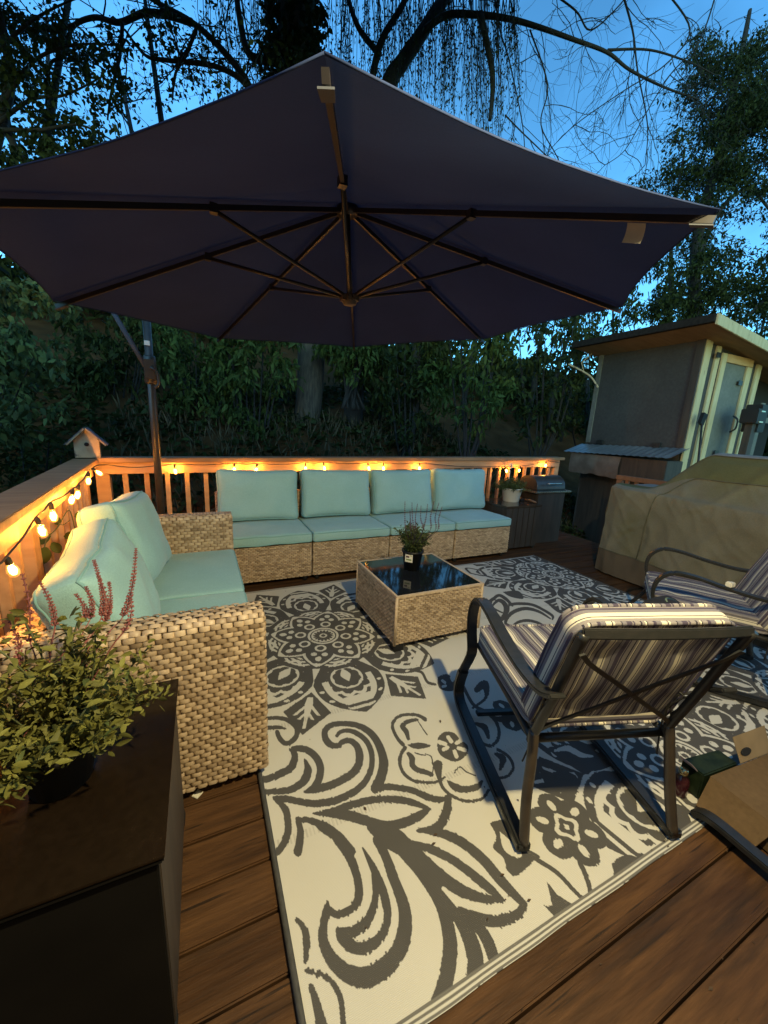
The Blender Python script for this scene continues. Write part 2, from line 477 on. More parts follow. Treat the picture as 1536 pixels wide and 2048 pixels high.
def leaf_mesh_arrays(P, size, droop=0.3, aspect=0.45, jitter=0.5, dirs=None, six=False):
    """P (n,3) leaf bases -> rhombic leaves folded along the midrib; returns verts, faces, tints"""
    n = len(P)
    sz = size * (0.55 + 0.9 * rng.random(n) ** 1.4)
    if dirs is None:
        th = rng.random(n) * 2 * np.pi
        el = rng.normal(-droop, 0.5, n)
        d = np.stack([np.cos(th) * np.cos(el), np.sin(th) * np.cos(el), np.sin(el)], 1)
    else:
        d = dirs + rng.normal(0, 0.25, (n, 3)); d /= np.linalg.norm(d, axis=1)[:, None]
    r = rng.normal(0, 1, (n, 3)); s = np.cross(d, r); s /= np.linalg.norm(s, axis=1)[:, None] + 1e-9
    u = np.cross(s, d)
    a = P
    tip = P + d * sz[:, None] - np.array([0, 0, 1]) * (sz * 0.12)[:, None]
    mid = P + d * (sz * 0.45)[:, None]
    l0 = P + d * (sz * 0.30)[:, None] + s * (sz * aspect * 0.46)[:, None] + u * (sz * 0.07)[:, None]
    r0 = P + d * (sz * 0.30)[:, None] - s * (sz * aspect * 0.46)[:, None] + u * (sz * 0.07)[:, None]
    m2 = P + d * (sz * 0.70)[:, None] - np.array([0, 0, 1]) * (sz * 0.04)[:, None]
    l1 = m2 + s * (sz * aspect * 0.34)[:, None] + u * (sz * 0.05)[:, None]
    r1 = m2 - s * (sz * aspect * 0.34)[:, None] + u * (sz * 0.05)[:, None]
    if six:
        V = np.stack([a, l0, l1, tip, r1, r0, P + d * (sz * 0.5)[:, None]], 1).reshape(-1, 3)
        b = np.arange(n)[:, None] * 7
        Fc = np.concatenate([b + np.array([list(t_)]) for t_ in ((0, 6, 1), (1, 6, 2), (2, 6, 3), (0, 5, 6), (5, 4, 6), (4, 3, 6))], 1).reshape(-1, 3)
        return V, Fc, np.repeat(rng.random(n), 7)
    l = mid + s * (sz * aspect / 2)[:, None] + u * (sz * 0.08)[:, None]
    rr = mid - s * (sz * aspect / 2)[:, None] + u * (sz * 0.08)[:, None]
    V = np.stack([a, l, tip, rr], 1).reshape(-1, 3)
    b = np.arange(n)[:, None] * 4
    Fc = np.concatenate([b + np.array([[0, 2, 1]]), b + np.array([[0, 3, 2]])], 1).reshape(-1, 3)
    return V, Fc, np.repeat(rng.random(n), 4)


def tri_mesh(name, V, Fc, T, material, org=None):
    me = bpy.data.meshes.new(name)
    V = np.asarray(V, dtype=np.float32)
    if org is not None: V = V - np.array(org, dtype=np.float32)
    Fc = np.asarray(Fc, dtype=np.int32)
    me.vertices.add(len(V)); me.vertices.foreach_set('co', V.ravel())
    me.loops.add(Fc.size); me.loops.foreach_set('vertex_index', Fc.ravel())
    me.polygons.add(len(Fc))
    me.polygons.foreach_set('loop_start', np.arange(0, Fc.size, 3, dtype=np.int32))
    a_ = me.attributes.new('tint', 'FLOAT', 'POINT')
    a_.data.foreach_set('value', np.asarray(T, dtype=np.float32))
    me.materials.append(material)
    me.update(calc_edges=True)
    return me


def leaves(name, P, size, material, parent, **kw):
    V, Fc, T = leaf_mesh_arrays(np.asarray(P, dtype=np.float64), size, **kw)
    org = np.array(parent.location) if parent is not None else None
    return link(name, tri_mesh(name, V, Fc, T, material, org), parent)


def catmull(pts, n=8):
    P = [Vector(p) for p in pts]
    if len(P) < 3: return P
    out = []
    for i in range(len(P) - 1):
        p0, p1, p2, p3 = P[max(i - 1, 0)], P[i], P[i + 1], P[min(i + 2, len(P) - 1)]
        for k in range(n):
            t = k / n
            out.append(0.5 * ((2 * p1) + (p2 - p0) * t + (2 * p0 - 5 * p1 + 4 * p2 - p3) * t * t + (3 * p1 - p0 - 3 * p2 + p3) * t ** 3))
    out.append(P[-1])
    return out

# ================================================================== THE SETTING
def ground_h(x, y):
    """earth falls away under the deck and climbs as a bank behind the back railing and left of the deck"""
    t = max(0.0, y - 4.15)
    w = 1.0 if x < 4.0 else max(0.22, 1 - (x - 4.0) * 0.42)
    back = w * (0.92 * t if t < 1.6 else 1.47 + 0.42 * (t - 1.6) if t < 8 else 4.15 + 0.1 * (t - 8))
    back = max(back, min(3.6, 0.62 * max(0.0, y - 6.0 - 0.15 * max(0.0, x - 6)))) if y > 4 else back
    l = max(0.0, -1.0 - x)
    left = 0.55 * l if l < 2.5 else 1.4 + 0.12 * (l - 2.5)
    bump = 0.09 * noise.noise(Vector((x * 0.9, y * 0.9, 1.3))) + 0.04 * noise.noise(Vector((x * 3.1, y * 3.1, 5.0)))
    return -0.42 + max(back, left) + bump


def warp(n, lo, hi, c, p=2.2):
    s = np.linspace(-1, 1, n)
    k = np.sign(s) * np.abs(s) ** p
    return np.where(k < 0, c + k * (c - lo), c + k * (hi - c))


gx, gy = warp(110, -45, 70, 2.0), warp(110, -12, 75, 4.6)
b = MB()
b.grid([[Vector((x, y, ground_h(x, y))) for x in gx] for y in gy])
props(b.build('ground', M['dirt']), kind='structure')

# deck: every board a piece of its own
DX0, DX1 = -0.98, 4.42
deck = thing('deck', None, None, (DX0, 0, 0), kind='structure')
b = MB(); b.box((0, -0.0655, -0.032), (DX1 - DX0, 0.0655, 0))
bm_ = b.mesh('deck_board', M['deck'], bevel=0.004)
b = MB(); b.box((0, -0.0655, -0.032), (4.42 - 2.35, 0.0655, 0)); bm_half = b.mesh('deck_board_short', M['deck'], bevel=0.004)
y = 0.391 + 0.0685 - 11 * 0.137
while y < 3.80:
    o = link('deck_board', bm_, deck, (rng.normal(0, 0.002), y, rng.normal(0, 0.0008)))
    y += 0.137
b = MB()
b.box((DX1 - 0.045, -1.1, -0.25), (DX1 - 0.005, 3.80, -0.034))
b.box((DX0, 3.80, -0.25), (DX1, 3.84, -0.034))
b.box((DX0 + 0.01, -1.1, -0.25), (DX0 + 0.05, 3.79, -0.034))
b.build('rim_joist', M['deck'], deck)


# railings ---------------------------------------------------------
def railing(A, B, zA, zB, side, label, n_posts, end_post=True, cap_ext=0.0):
    """A,B: ends of the inner face line; side: unit vector from the inner face away from the deck"""
    A, B, s = Vector((*A, 0)), Vector((*B, 0)), Vector((*side, 0)).normalized()
    d = (B - A); Ln = d.length; d.normalize()
    r = thing('deck_railing', label, 'railing', A, group='railings round the deck')

    def zz(t): return zA + (zB - zA) * t / Ln

    def bar(t0, t1, o0, o1, h0, h1):
        pts = []
        for hh in (h0, h1):
            for (t, o) in ((t0, o0), (t1, o0), (t1, o1), (t0, o1)):
                p = A + d * t + s * o; pts.append(Vector((p.x, p.y, hh + zz(t))))
        return pts
    q = MB(); q.hexa(bar(-0.02, Ln + cap_ext, -0.035, 0.115, -0.036, 0.0)); q.build('cap_board', M['railcap'], r, bevel=0.004)
    q = MB(); q.hexa(bar(0.0, Ln, 0.0, 0.036, -0.128, -0.038)); q.build('top_rail', M['rail'], r, bevel=0.003)
    q = MB(); q.hexa(bar(0.0, Ln, 0.0, 0.036, 0.10 - 0.95, 0.19 - 0.95)); q.build('bottom_rail', M['rail'], r, bevel=0.003)
    # balusters: one shared mesh
    q = MB(); q.box((-0.018, -0.018, 0.04), (0.018, 0.018, 0.95 - 0.045))
    me = q.mesh('baluster', M['rail'], bevel=0.003)
    posts = [Ln * (i + 0.0) / (n_posts - 1) for i in range(n_posts)]
    k = int(Ln / 0.142)
    for i in range(1, k):
        t = Ln * i / k
        if min(abs(t - p) for p in posts) < 0.075: continue
        p = d * t + s * 0.056
        o = link('baluster', me, r, (p.x, p.y, zz(t) - 0.95)); o.rotation_euler = (0, 0, math.atan2(d.y, d.x) + rng.normal(0, 0.03))
    for i, t in enumerate(posts):
        q = MB(); q.hexa([Vector((p.x, p.y, z)) for z in (-0.3, zz(t) - 0.0375) for p in
                          (A + d * (t - 0.045) + s * 0.038, A + d * (t + 0.045) + s * 0.038, A + d * (t + 0.045) + s * 0.128, A + d * (t - 0.045) + s * 0.128)])
        q.build('post', M['rail'], r, bevel=0.004)
    return r


RA, RB = Vector((-0.70, 3.57, 0)), Vector((4.40, 3.74, 0))
railing((RA.x, RA.y), (RB.x, RB.y), 0.950, 0.998, (-0.033, 1.0), 'long wooden railing behind the back row of teal seats, lit by bulbs', 5, cap_ext=0.05)
LA, LB = Vector((-0.735, 3.50, 0)), Vector((-0.545, 0.75, 0))
railing((LA.x, LA.y), (LB.x, LB.y), 0.945, 0.94, (-1.0, -0.069), 'wooden railing along the left side behind the loveseat, lit by bulbs', 3)


def on_plane(px, py, P0, d):
    """sight line met with the upright plane through P0 along d"""
    n_ = Vector((d.y, -d.x, 0)); rr = Vector(ray(px, py)); c = Vector(CAM)
    t = (Vector((P0.x, P0.y, 0)) - Vector((c.x, c.y, 0))).dot(n_) / Vector((rr.x, rr.y, 0)).dot(n_)
    return c + rr * t


# unseen wall with eave and door, added behind the camera to block sky -------------------
hs = thing('sky_block_house', 'unseen sided wall with eave and back door, added behind the photographer to block sky', 'sky_block_house', (0, -0.72, -0.4))
nb = 24
q = MB()
for k in range(nb):
    z0 = -0.4 + k * 0.125
    for (x0, x1) in ((-4.0, 1.10), (2.06, 3.1)) if z0 < 2.0 else ((-4.0, 3.1),):
        q.hexa([Vector((x0, -0.80, z0)), Vector((x1, -0.80, z0)), Vector((x1, -0.716, z0)), Vector((x0, -0.716, z0)),
                Vector((x0, -0.80, z0 + 0.123)), Vector((x1, -0.80, z0 + 0.123)), Vector((x1, -0.732, z0 + 0.123)), Vector((x0, -0.732, z0 + 0.123))])
o = q.build('siding', M['siding'], hs); o['kind'] = 'stuff'
q = MB(); q.box((-4.2, -1.2, 2.605), (3.3, -0.52, 2.64)); q.build('soffit', M['siding'], hs)
q = MB(); q.box((-4.2, -0.518, 2.585), (3.3, -0.49, 2.74)); q.build('fascia', M['whitepot'], hs, bevel=0.004)
q = MB(); q.box((1.14, -0.79, 0.0), (2.02, -0.745, 2.06)); dr = q.build('door', M['shedpanel'], hs, bevel=0.004)
q = MB(); q.lathe([(0.02, 0), (0.03, 0.03), (0.028, 0.06), (0.001, 0.065)], (1.22, -0.745, 1.0), 12, (0, 1, 0)); q.build('handle', M['silver'], dr)
for (x0, x1, z0, z1) in ((1.10, 1.138, 0.0, 2.10), (2.022, 2.06, 0.0, 2.10), (1.139, 2.021, 2.062, 2.10)):
    q = MB(); q.box((x0, -0.79, z0), (x1, -0.712, z1)); q.build('door_frame', M['whitepot'], hs, bevel=0.003)
q = MB(); q.tube([(0.72, -0.72, 2.25), (0.72, -0.40, 2.31), (0.72, 0.05, 2.30), (0.72, 0.08, 2.18)], 0.012, n=8); lf_ = q.build('lamp_arm', M['metal'], hs)
q = MB(); q.lathe([(0.012, 0.10), (0.05, 0.085), (0.115, 0.045), (0.118, 0.040), (0.05, 0.075), (0.010, 0.085)], (0.72, 0.08, 2.09), 20); q.build('lamp_shade', M['metal'], lf_)

# string of bulbs ---------------------------------------------------
glass = bpy.data.materials.new('amber_glass'); glass.use_nodes = True
N_, L_ = glass.node_tree.nodes, glass.node_tree.links
N_.remove(N_['Principled BSDF'])
tr_ = N_.new('ShaderNodeBsdfTransparent'); tr_.inputs[0].default_value = (1.0, 0.86, 0.62, 1)
gl_ = N_.new('ShaderNodeBsdfGlossy'); gl_.inputs['Roughness'].default_value = 0.05
fr_ = N_.new('ShaderNodeFresnel'); fr_.inputs[0].default_value = 1.3
ms_ = N_.new('ShaderNodeMixShader')
L_.new(fr_.outputs[0], ms_.inputs[0]); L_.new(tr_.outputs[0], ms_.inputs[1]); L_.new(gl_.outputs[0], ms_.inputs[2])
em_ = N_.new('ShaderNodeEmission'); em_.inputs[0].default_value = (1.0, 0.42, 0.07, 1); em_.inputs[1].default_value = 0.9
as_ = N_.new('ShaderNodeAddShader'); L_.new(ms_.outputs[0], as_.inputs[0]); L_.new(em_.outputs[0], as_.inputs[1])
L_.new(as_.outputs[0], N_['Material Output'].inputs[0])
fil_m = emis('glowing_filament', (1.0, 0.50, 0.10), 55.0)

lights = thing('string_lights', 'string of glowing amber bulbs on a black cord along the railings', 'string lights', (RA.x, RA.y, 0.9))
q = MB(); q.lathe([(0.005, 0.0), (0.010, -0.006), (0.0145, -0.020), (0.0160, -0.032), (0.0135, -0.046), (0.007, -0.054), (0.002, -0.056)], n=14)
me_glass = q.mesh('bulb_glass', glass)
q = MB(); q.lathe([(0.003, 0.030), (0.006, 0.028), (0.0085, 0.022), (0.0085, 0.002), (0.007, 0.0), (0.002, 0.0)], n=12)
me_sock = q.mesh('bulb_socket', M['cord'])
q = MB()
for k in range(5):
    a0 = 2 * math.pi * k / 5
    q.tube([(0.005 * math.cos(a0), 0.005 * math.sin(a0), -0.012), (0.009 * math.cos(a0 + .5), 0.009 * math.sin(a0 + .5), -0.03), (0.004 * math.cos(a0 + 1), 0.004 * math.sin(a0 + 1), -0.045)], 0.0030, n=5)
me_fil = q.mesh('filament', fil_m)
bd = bpy.data.lights.new('bulb_light', 'POINT'); bd.energy = 10.0; bd.color = (1.0, 0.43, 0.07); bd.shadow_soft_size = 0.006
dL = (LB - LA).normalized(); dB = (RB - RA).normalized()
bulbs = []
for (px, py) in ((27, 1143), (85, 1065), (107, 1035), (143, 1002), (155, 992), (177, 964), (200, 947)):
    p = on_plane(px, py, LA + Vector((0.062, 0, 0)), dL); bulbs.append((p, 'L'))
for (px, py) in ((351, 944), (468, 941), (512, 941), (611, 939), (649, 938), (738, 938), (767, 938), (839, 938), (1013, 943), (1038, 942), (1091, 932)):
    p = on_plane(px, py, RA + Vector((0, -0.050, 0)), dB); bulbs.append((p, 'B'))
hooks = []
for i, (p, s) in enumerate(bulbs):
    tilt = Matrix.Rotation(rng.normal(0, 0.18), 3, 'X') @ Matrix.Rotation(rng.normal(0, 0.18), 3, 'Y')
    if i == 0: tilt = Matrix.Rotation(0.5, 3, 'X')
    if i == 6: tilt = Matrix.Rotation(-0.9, 3, 'Y')
    top = p + tilt @ Vector((0, 0, 0.034))
    bo = link('light_bulb', me_glass, lights); bo.location = top - lights.location; bo.rotation_euler = tilt.to_euler()
    so = link('socket', me_sock, bo); fo = link('filament', me_fil, bo)
    lo = bpy.data.objects.new('bulb_light', bd); COL.objects.link(lo); lo.parent = bo; lo.location = (0, 0, -0.031)
    hooks.append(top + tilt @ Vector((0, 0, 0.030)))
path = [onz(-60, 1200, 0.86)]
for i, h in enumerate(hooks):
    if i: path.append((hooks[i - 1] + h) / 2 + Vector((0, 0, -0.004 - 0.012 * (hooks[i - 1] - h).length)))
    path.append(h)
    if i == 6: path.append(RA + Vector((0.03, -0.045, 0.90)))
path.append(RB + Vector((-0.02, -0.02, 0.93)))
q = MB(); q.tube(catmull(path, 5), 0.0035, n=6); q.build('cord', M['cord'], lights)

# ------------------------------------------------------------------ shed behind the covered grill
SX, SY = 5.76, 3.0
shed = thing('garden_shed', 'grey shed with raw pine trim, narrow door and overhanging sloped roof', 'shed', (SX, SY, -0.4))
fxs = lambda px: ony(px, 806, SY).x
q = MB(); q.box((SX, SY + 0.02, 1.18), (SX + 0.03, SY + 1.42, 2.60)); q.build('side_panel', M['shedgrey'], shed, bevel=0.003)
q = MB(); q.box((SX, SY + 0.02, -0.4), (SX + 0.03, SY + 1.42, 1.16)); q.build('lower_wall', M['darkwood'], shed)
q = MB(); q.box((SX, SY + 1.42, -0.4), (SX + 3.0, SY + 1.45, 2.5)); q.build('rear_wall', M['shedgrey'], shed)
q = MB()
q.box((SX + 0.03, SY + 0.0, -0.4), (fxs(1493), SY + 0.03, 2.52))
q.build('front_wall', M['shedgrey'], shed)
q = MB(); q.box((fxs(1493) + 0.002, SY + 0.30, -0.4), (SX + 3.0, SY + 0.33, 2.4)); q.build('recess_wall', M['hole'], shed)


def trim(px0, px1, z0, z1, name='trim_board', mt='pine', y0=-0.028, y1=-0.002):
    q = MB(); q.box((fxs(px0), SY + y0, z0), (fxs(px1), SY + y1, z1)); return q.build(name, M[mt], shed, bevel=0.003)


trim(1384, 1396, -0.4, 2.54)
trim(1407, 1415, -0.4, 2.50)
trim(1493, 1502, -0.4, 2.44)
trim(1521, 1529, -0.4, 1.9, mt='shedpanel', y0=-0.02)
q = MB(); q.box((fxs(1502) + 0.002, SY - 0.018, 1.62), (SX + 3.0, SY, 1.70)); q.build('cross_rail', M['shedpanel'], shed, bevel=0.003)
q = MB(); q.box((SX - 0.025, SY + 1.36, 1.2), (SX - 0.002, SY + 1.43, 2.58)); q.build('trim_board', M['shedpanel'], shed, bevel=0.003)
q = MB(); q.box((SX - 0.03, SY - 0.02, 1.18), (SX - 0.002, SY + 0.07, 2.58)); q.build('corner_board', M['darkwood'], shed, bevel=0.003)
dz1 = ony(1470, 714, SY).z
door = None
q = MB(); q.box((fxs(1417), SY - 0.03, -0.2), (fxs(1479), SY - 0.004, dz1)); door = q.build('door', M['shedpanel'], shed, bevel=0.003)
for (a, c, z0, z1, mt) in ((1416, 1425, -0.2, dz1, 'pine'), (1469, 1479, -0.2, dz1 - 0.105, 'pine'), (1425.5, 1479, dz1 - 0.1, dz1, 'orangepine')):
    q = MB(); q.box((fxs(a), SY - 0.055, z0), (fxs(c), SY - 0.031, z1)); q.build('door_frame', M[mt], door, bevel=0.003)
for (px, py) in ((1438, 710), (1481, 766), (1433, 905)):
    p = ony(px, py, SY - 0.06); q = MB(); q.box((p.x - 0.05, SY - 0.064, p.z - 0.03), (p.x + 0.05, SY - 0.056, p.z + 0.03)); q.build('hinge', M['metal'], door)
p0 = ony(1462, 848, SY - 0.06)
q = MB(); q.tube(catmull([p0 + Vector((0, 0, 0.11)), p0 + Vector((0.015, -0.05, 0.07)), p0 + Vector((0.02, -0.06, 0)), p0 + Vector((0.015, -0.05, -0.07)), p0 + Vector((0, 0, -0.11))], 5), 0.011, n=6)
q.build('door_handle', M['metal'], door)
# roof: falls gently to the right, overhangs to the front and left
RX0, RX1, RY0, RY1 = 5.22, 9.2, 2.66, 4.52
zl, zr = 2.60, 2.60 - 0.11 * (RX1 - RX0)


def slab(x0, x1, y0, y1, t0, t1):
    zf = lambda x: zl + (zr - zl) * (x - RX0) / (RX1 - RX0)
    return [Vector((x, y, zf(x) + t)) for t in (t0, t1) for (x, y) in ((x0, y0), (x1, y0), (x1, y1), (x0, y1))]


q = MB(); q.hexa(slab(RX0, RX1, RY0, RY1, 0.062, 0.076)); roof = q.build('roof', M['shingle'], shed)
q = MB(); q.hexa(slab(RX0 + 0.03, RX1, RY0 + 0.03, RY1 - 0.02, 0.0, 0.060)); q.build('soffit', M['ply'], roof)
q = MB(); q.hexa(slab(RX0, RX1, RY0 - 0.024, RY0 - 0.001, -0.030, 0.085)); q.build('fascia', M['pine'], roof, bevel=0.003)
q = MB(); q.hexa(slab(RX0 - 0.022, RX0 + 0.028, RY0, RY1, -0.004, 0.080)); q.build('fascia', M['shingle'], roof, bevel=0.003)
# nest box with sheet-metal lid on the shed's left side
q = MB()
pr = []
for i in range(33):
    t = i / 32; yy = SY - 0.12 + t * 1.6; w_ = 0.0045 * math.cos(i * math.pi)
    pr.append((yy, w_))
rows = []
for k in range(5):
    s = k / 4
    rows.append([Vector((SX - 0.04 - 0.40 * s, yy, 1.20 - 0.13 * s - 0.02 * (yy - SY) + w_)) for (yy, w_) in pr])
q.grid(rows, smooth=False)
lid = q.build('lid', M['corr'], shed)
for yy in (SY + 0.25, SY + 1.1):
    q = MB(); q.box((SX - 0.07, yy, 1.19), (SX - 0.031, yy + 0.10, 1.25)); q.build('hinge', M['metal'], shed)
q = MB(); q.box((SX - 0.36, SY - 0.05, 0.74), (SX - 0.002, SY + 1.36, 1.03)); q.build('nest_box', M['darkwood'], shed, bevel=0.006)
rows = []
for k in range(7):
    s = k / 6
    rows.append([Vector((SX - 0.385 - 0.02 * math.sin(s * 3) - 0.012 * noise.noise(Vector((t * 3, s * 3, 2))), SY + 0.55 + 0.82 * t, 1.03 - 0.30 * s + 0.04 * s * noise.noise(Vector((t * 5, 0, 7))))) for t in np.linspace(0, 1, 16)])
q = MB(); q.grid(rows); q.build('plastic_sheet', M['plastic_sheet'], shed)

p0, p1 = ony(1404, 846, SY - 0.14), ony(1396, 930, SY - 0.45)
br = thing('broom', 'thin broom handle leaning against the shed wall beside the door', 'broom', (p1.x, p1.y, -0.4))
q = MB(); q.tube([p0, p1, p1 + (p1 - p0) * 2.2], 0.012, n=6); q.build('handle', M['darkwood'], br)
q = MB(); q.box(p0 + Vector((-0.05, -0.02, -0.02)), p0 + Vector((0.03, 0.02, 0.12)), rot=Matrix.Rotation(0.3, 3, 'Y')); q.build('head', M['blackplastic'], br)

# dark box on a post in front of the shed
pc = ony(1506, 832, 2.62)
bx = thing('post_box', 'black metal box with two bright slots on a dark post by the shed', 'box', (pc.x, pc.y, -0.4))
q = MB(); q.box((pc.x - 0.11, pc.y - 0.09, pc.z - 0.095), (pc.x + 0.10, pc.y + 0.09, pc.z + 0.085)); q.box((pc.x + 0.06, pc.y - 0.05, pc.z - 0.20), (pc.x + 0.24, pc.y + 0.12, pc.z + 0.15)); q.build('housing', M['blackplastic'], bx, bevel=0.008)
q = MB(); q.box((pc.x - 0.03, pc.y - 0.03, -0.4), (pc.x + 0.09, pc.y + 0.05, pc.z - 0.097)); q.build('post', M['darkwood'], bx, bevel=0.004)
for dz in (0.055, -0.075):
    q = MB(); q.box((pc.x - 0.045, pc.y - 0.096, pc.z + dz - 0.008), (pc.x + 0.05, pc.y - 0.0905, pc.z + dz + 0.008)); q.build('slot', M['silver'], bx)

# ================================================================== WICKER SEATING
def weave(mb, path, U, W, cu=0.032, cv=0.0165, h=0.0052, u0=None):
    """woven strands over the strip swept from the polyline path [(point, normal)] along U for W metres"""
    U = Vector(U).normalized()
    P = [Vector(p) for p, n in path]; Nn = [Vector(n).normalized() for p, n in path]
    S = [0.0]
    for i in range(1, len(P)): S.append(S[-1] + (P[i] - P[i - 1]).length)
    tot = S[-1]
    nv = max(1, int(round(tot / cv))); nu = max(1, int(round(W / cu)))
    cv2, cu2 = tot / nv, W / nu

    def ev(s):
        s = min(max(s, 0), tot)
        for i in range(len(S) - 1):
            if s <= S[i + 1] + 1e-9:
                t = (s - S[i]) / max(S[i + 1] - S[i], 1e-9)
                return P[i].lerp(P[i + 1], t), Nn[i].lerp(Nn[i + 1], t).normalized()
    us = (-0.465, -0.31, 0.31, 0.465); hu = (-0.35, 1.0, 1.0, -0.35)
    vs = (-0.47, 0.0, 0.47); hv = (-0.45, 0.0, -0.45)
    for r in range(nv):
        rows = []
        sc = (r + 0.5) * cv2
        base = rng.random() * 0.35
        ev3 = [ev(sc + a * cv2) for a in vs]
        for c in range(-1, nu + 1):
            uc = (c + 0.5 + (0.5 if r % 2 else 0)) * cu2
            if uc < -cu2 * 0.49 or uc > W + cu2 * 0.49: continue
            tint = min(1, max(0, base + rng.random() * 0.65))
            jit = rng.normal(0, 0.0007); uc += rng.normal(0, 0.035) * cu2; wv_ = rng.normal(0, 0.04) * cv2; tw_ = rng.normal(0, 0.05)
            vv = []
            for (p, n), hh in zip(ev3, hv):
                for a, hx in zip(us, hu):
                    uu = min(max(uc + a * cu2, 0.0), W)
                    vv.append(p + (ev3[2][0] - ev3[0][0]) * ((wv_ + tw_ * a * cv2) / max(cv2, 1e-6)) + U * uu + n * (h * hx * (1 if hh == 0 else 0.75) + hh * 0.002 + jit))
            mb._add(vv, [(i * 4 + j, i * 4 + j + 1, (i + 1) * 4 + j + 1, (i + 1) * 4 + j) for i in range(2) for j in range(3)], tint, True)


def wicker_box(mb, lo, hi, faces='xXyYZ', cu=0.032, cv=0.0165, r=0.0):
    """core box with woven faces: x X y Y = sides at low/high x/y, Z = top"""
    x0, y0, z0 = lo; x1, y1, z1 = hi
    e = 0.003
    mb.box((x0 + e, y0 + e, z0), (x1 - e, y1 - e, z1 - e), tint=0.05)
    if 'y' in faces: weave(mb, [((x0, y0, z0), (0, -1, 0)), ((x0, y0, z1), (0, -1, 0))], (1, 0, 0), x1 - x0, cu, cv)
    if 'Y' in faces: weave(mb, [((x0, y1, z0), (0, 1, 0)), ((x0, y1, z1), (0, 1, 0))], (1, 0, 0), x1 - x0, cu, cv)
    if 'x' in faces: weave(mb, [((x0, y0, z0), (-1, 0, 0)), ((x0, y0, z1), (-1, 0, 0))], (0, 1, 0), y1 - y0, cu, cv)
    if 'X' in faces: weave(mb, [((x1, y0, z0), (1, 0, 0)), ((x1, y0, z1), (1, 0, 0))], (0, 1, 0), y1 - y0, cu, cv)
    if 'Z' in faces: weave(mb, [((x0, y0, z1), (0, 0, 1)), ((x0, y1, z1), (0, 0, 1))], (1, 0, 0), x1 - x0, cu, cv)


def wicker_arm(mb, x0, x1, y0, y1, z0, z1, cu, cv, r=0.035):
    """arm running along x: woven outside, over the rounded top, inside, and on both ends"""
    e = 0.004
    mb.box((x0 + e, y0 + e, z0), (x1 - e, y1 - e, z1 - r), tint=0.05)
    mb.box((x0 + e, y0 + r * 0.6, z1 - r - 0.01), (x1 - e, y1 - r * 0.6, z1 - 0.006), tint=0.05)
    path = [((x0, y0, z0), (0, -1, 0)), ((x0, y0, z1 - r), (0, -1, 0))]
    for k in range(1, 5):
        a = math.pi / 2 * k / 4
        path.append(((x0, y0 + r - r * math.cos(a), z1 - r + r * math.sin(a)), (0, -math.cos(a), math.sin(a))))
    for k in range(0, 5):
        a = math.pi / 2 * k / 4
        path.append(((x0, y1 - r + r * math.sin(a), z1 - r + r * math.cos(a)), (0, math.sin(a), math.cos(a))))
    path.append(((x0, y1, z0), (0, 1, 0)))
    weave(mb, path, (1, 0, 0), x1 - x0, cu, cv)
    weave(mb, [((x1, y0, z0), (1, 0, 0)), ((x1, y0, z1 - r * 0.4), (1, 0, 0))], (0, 1, 0), y1 - y0, 0.03, cv)
    weave(mb, [((x0, y1, z0), (-1, 0, 0)), ((x0, y1, z1 - r * 0.4), (-1, 0, 0))], (0, -1, 0), y1 - y0, 0.03, cv)


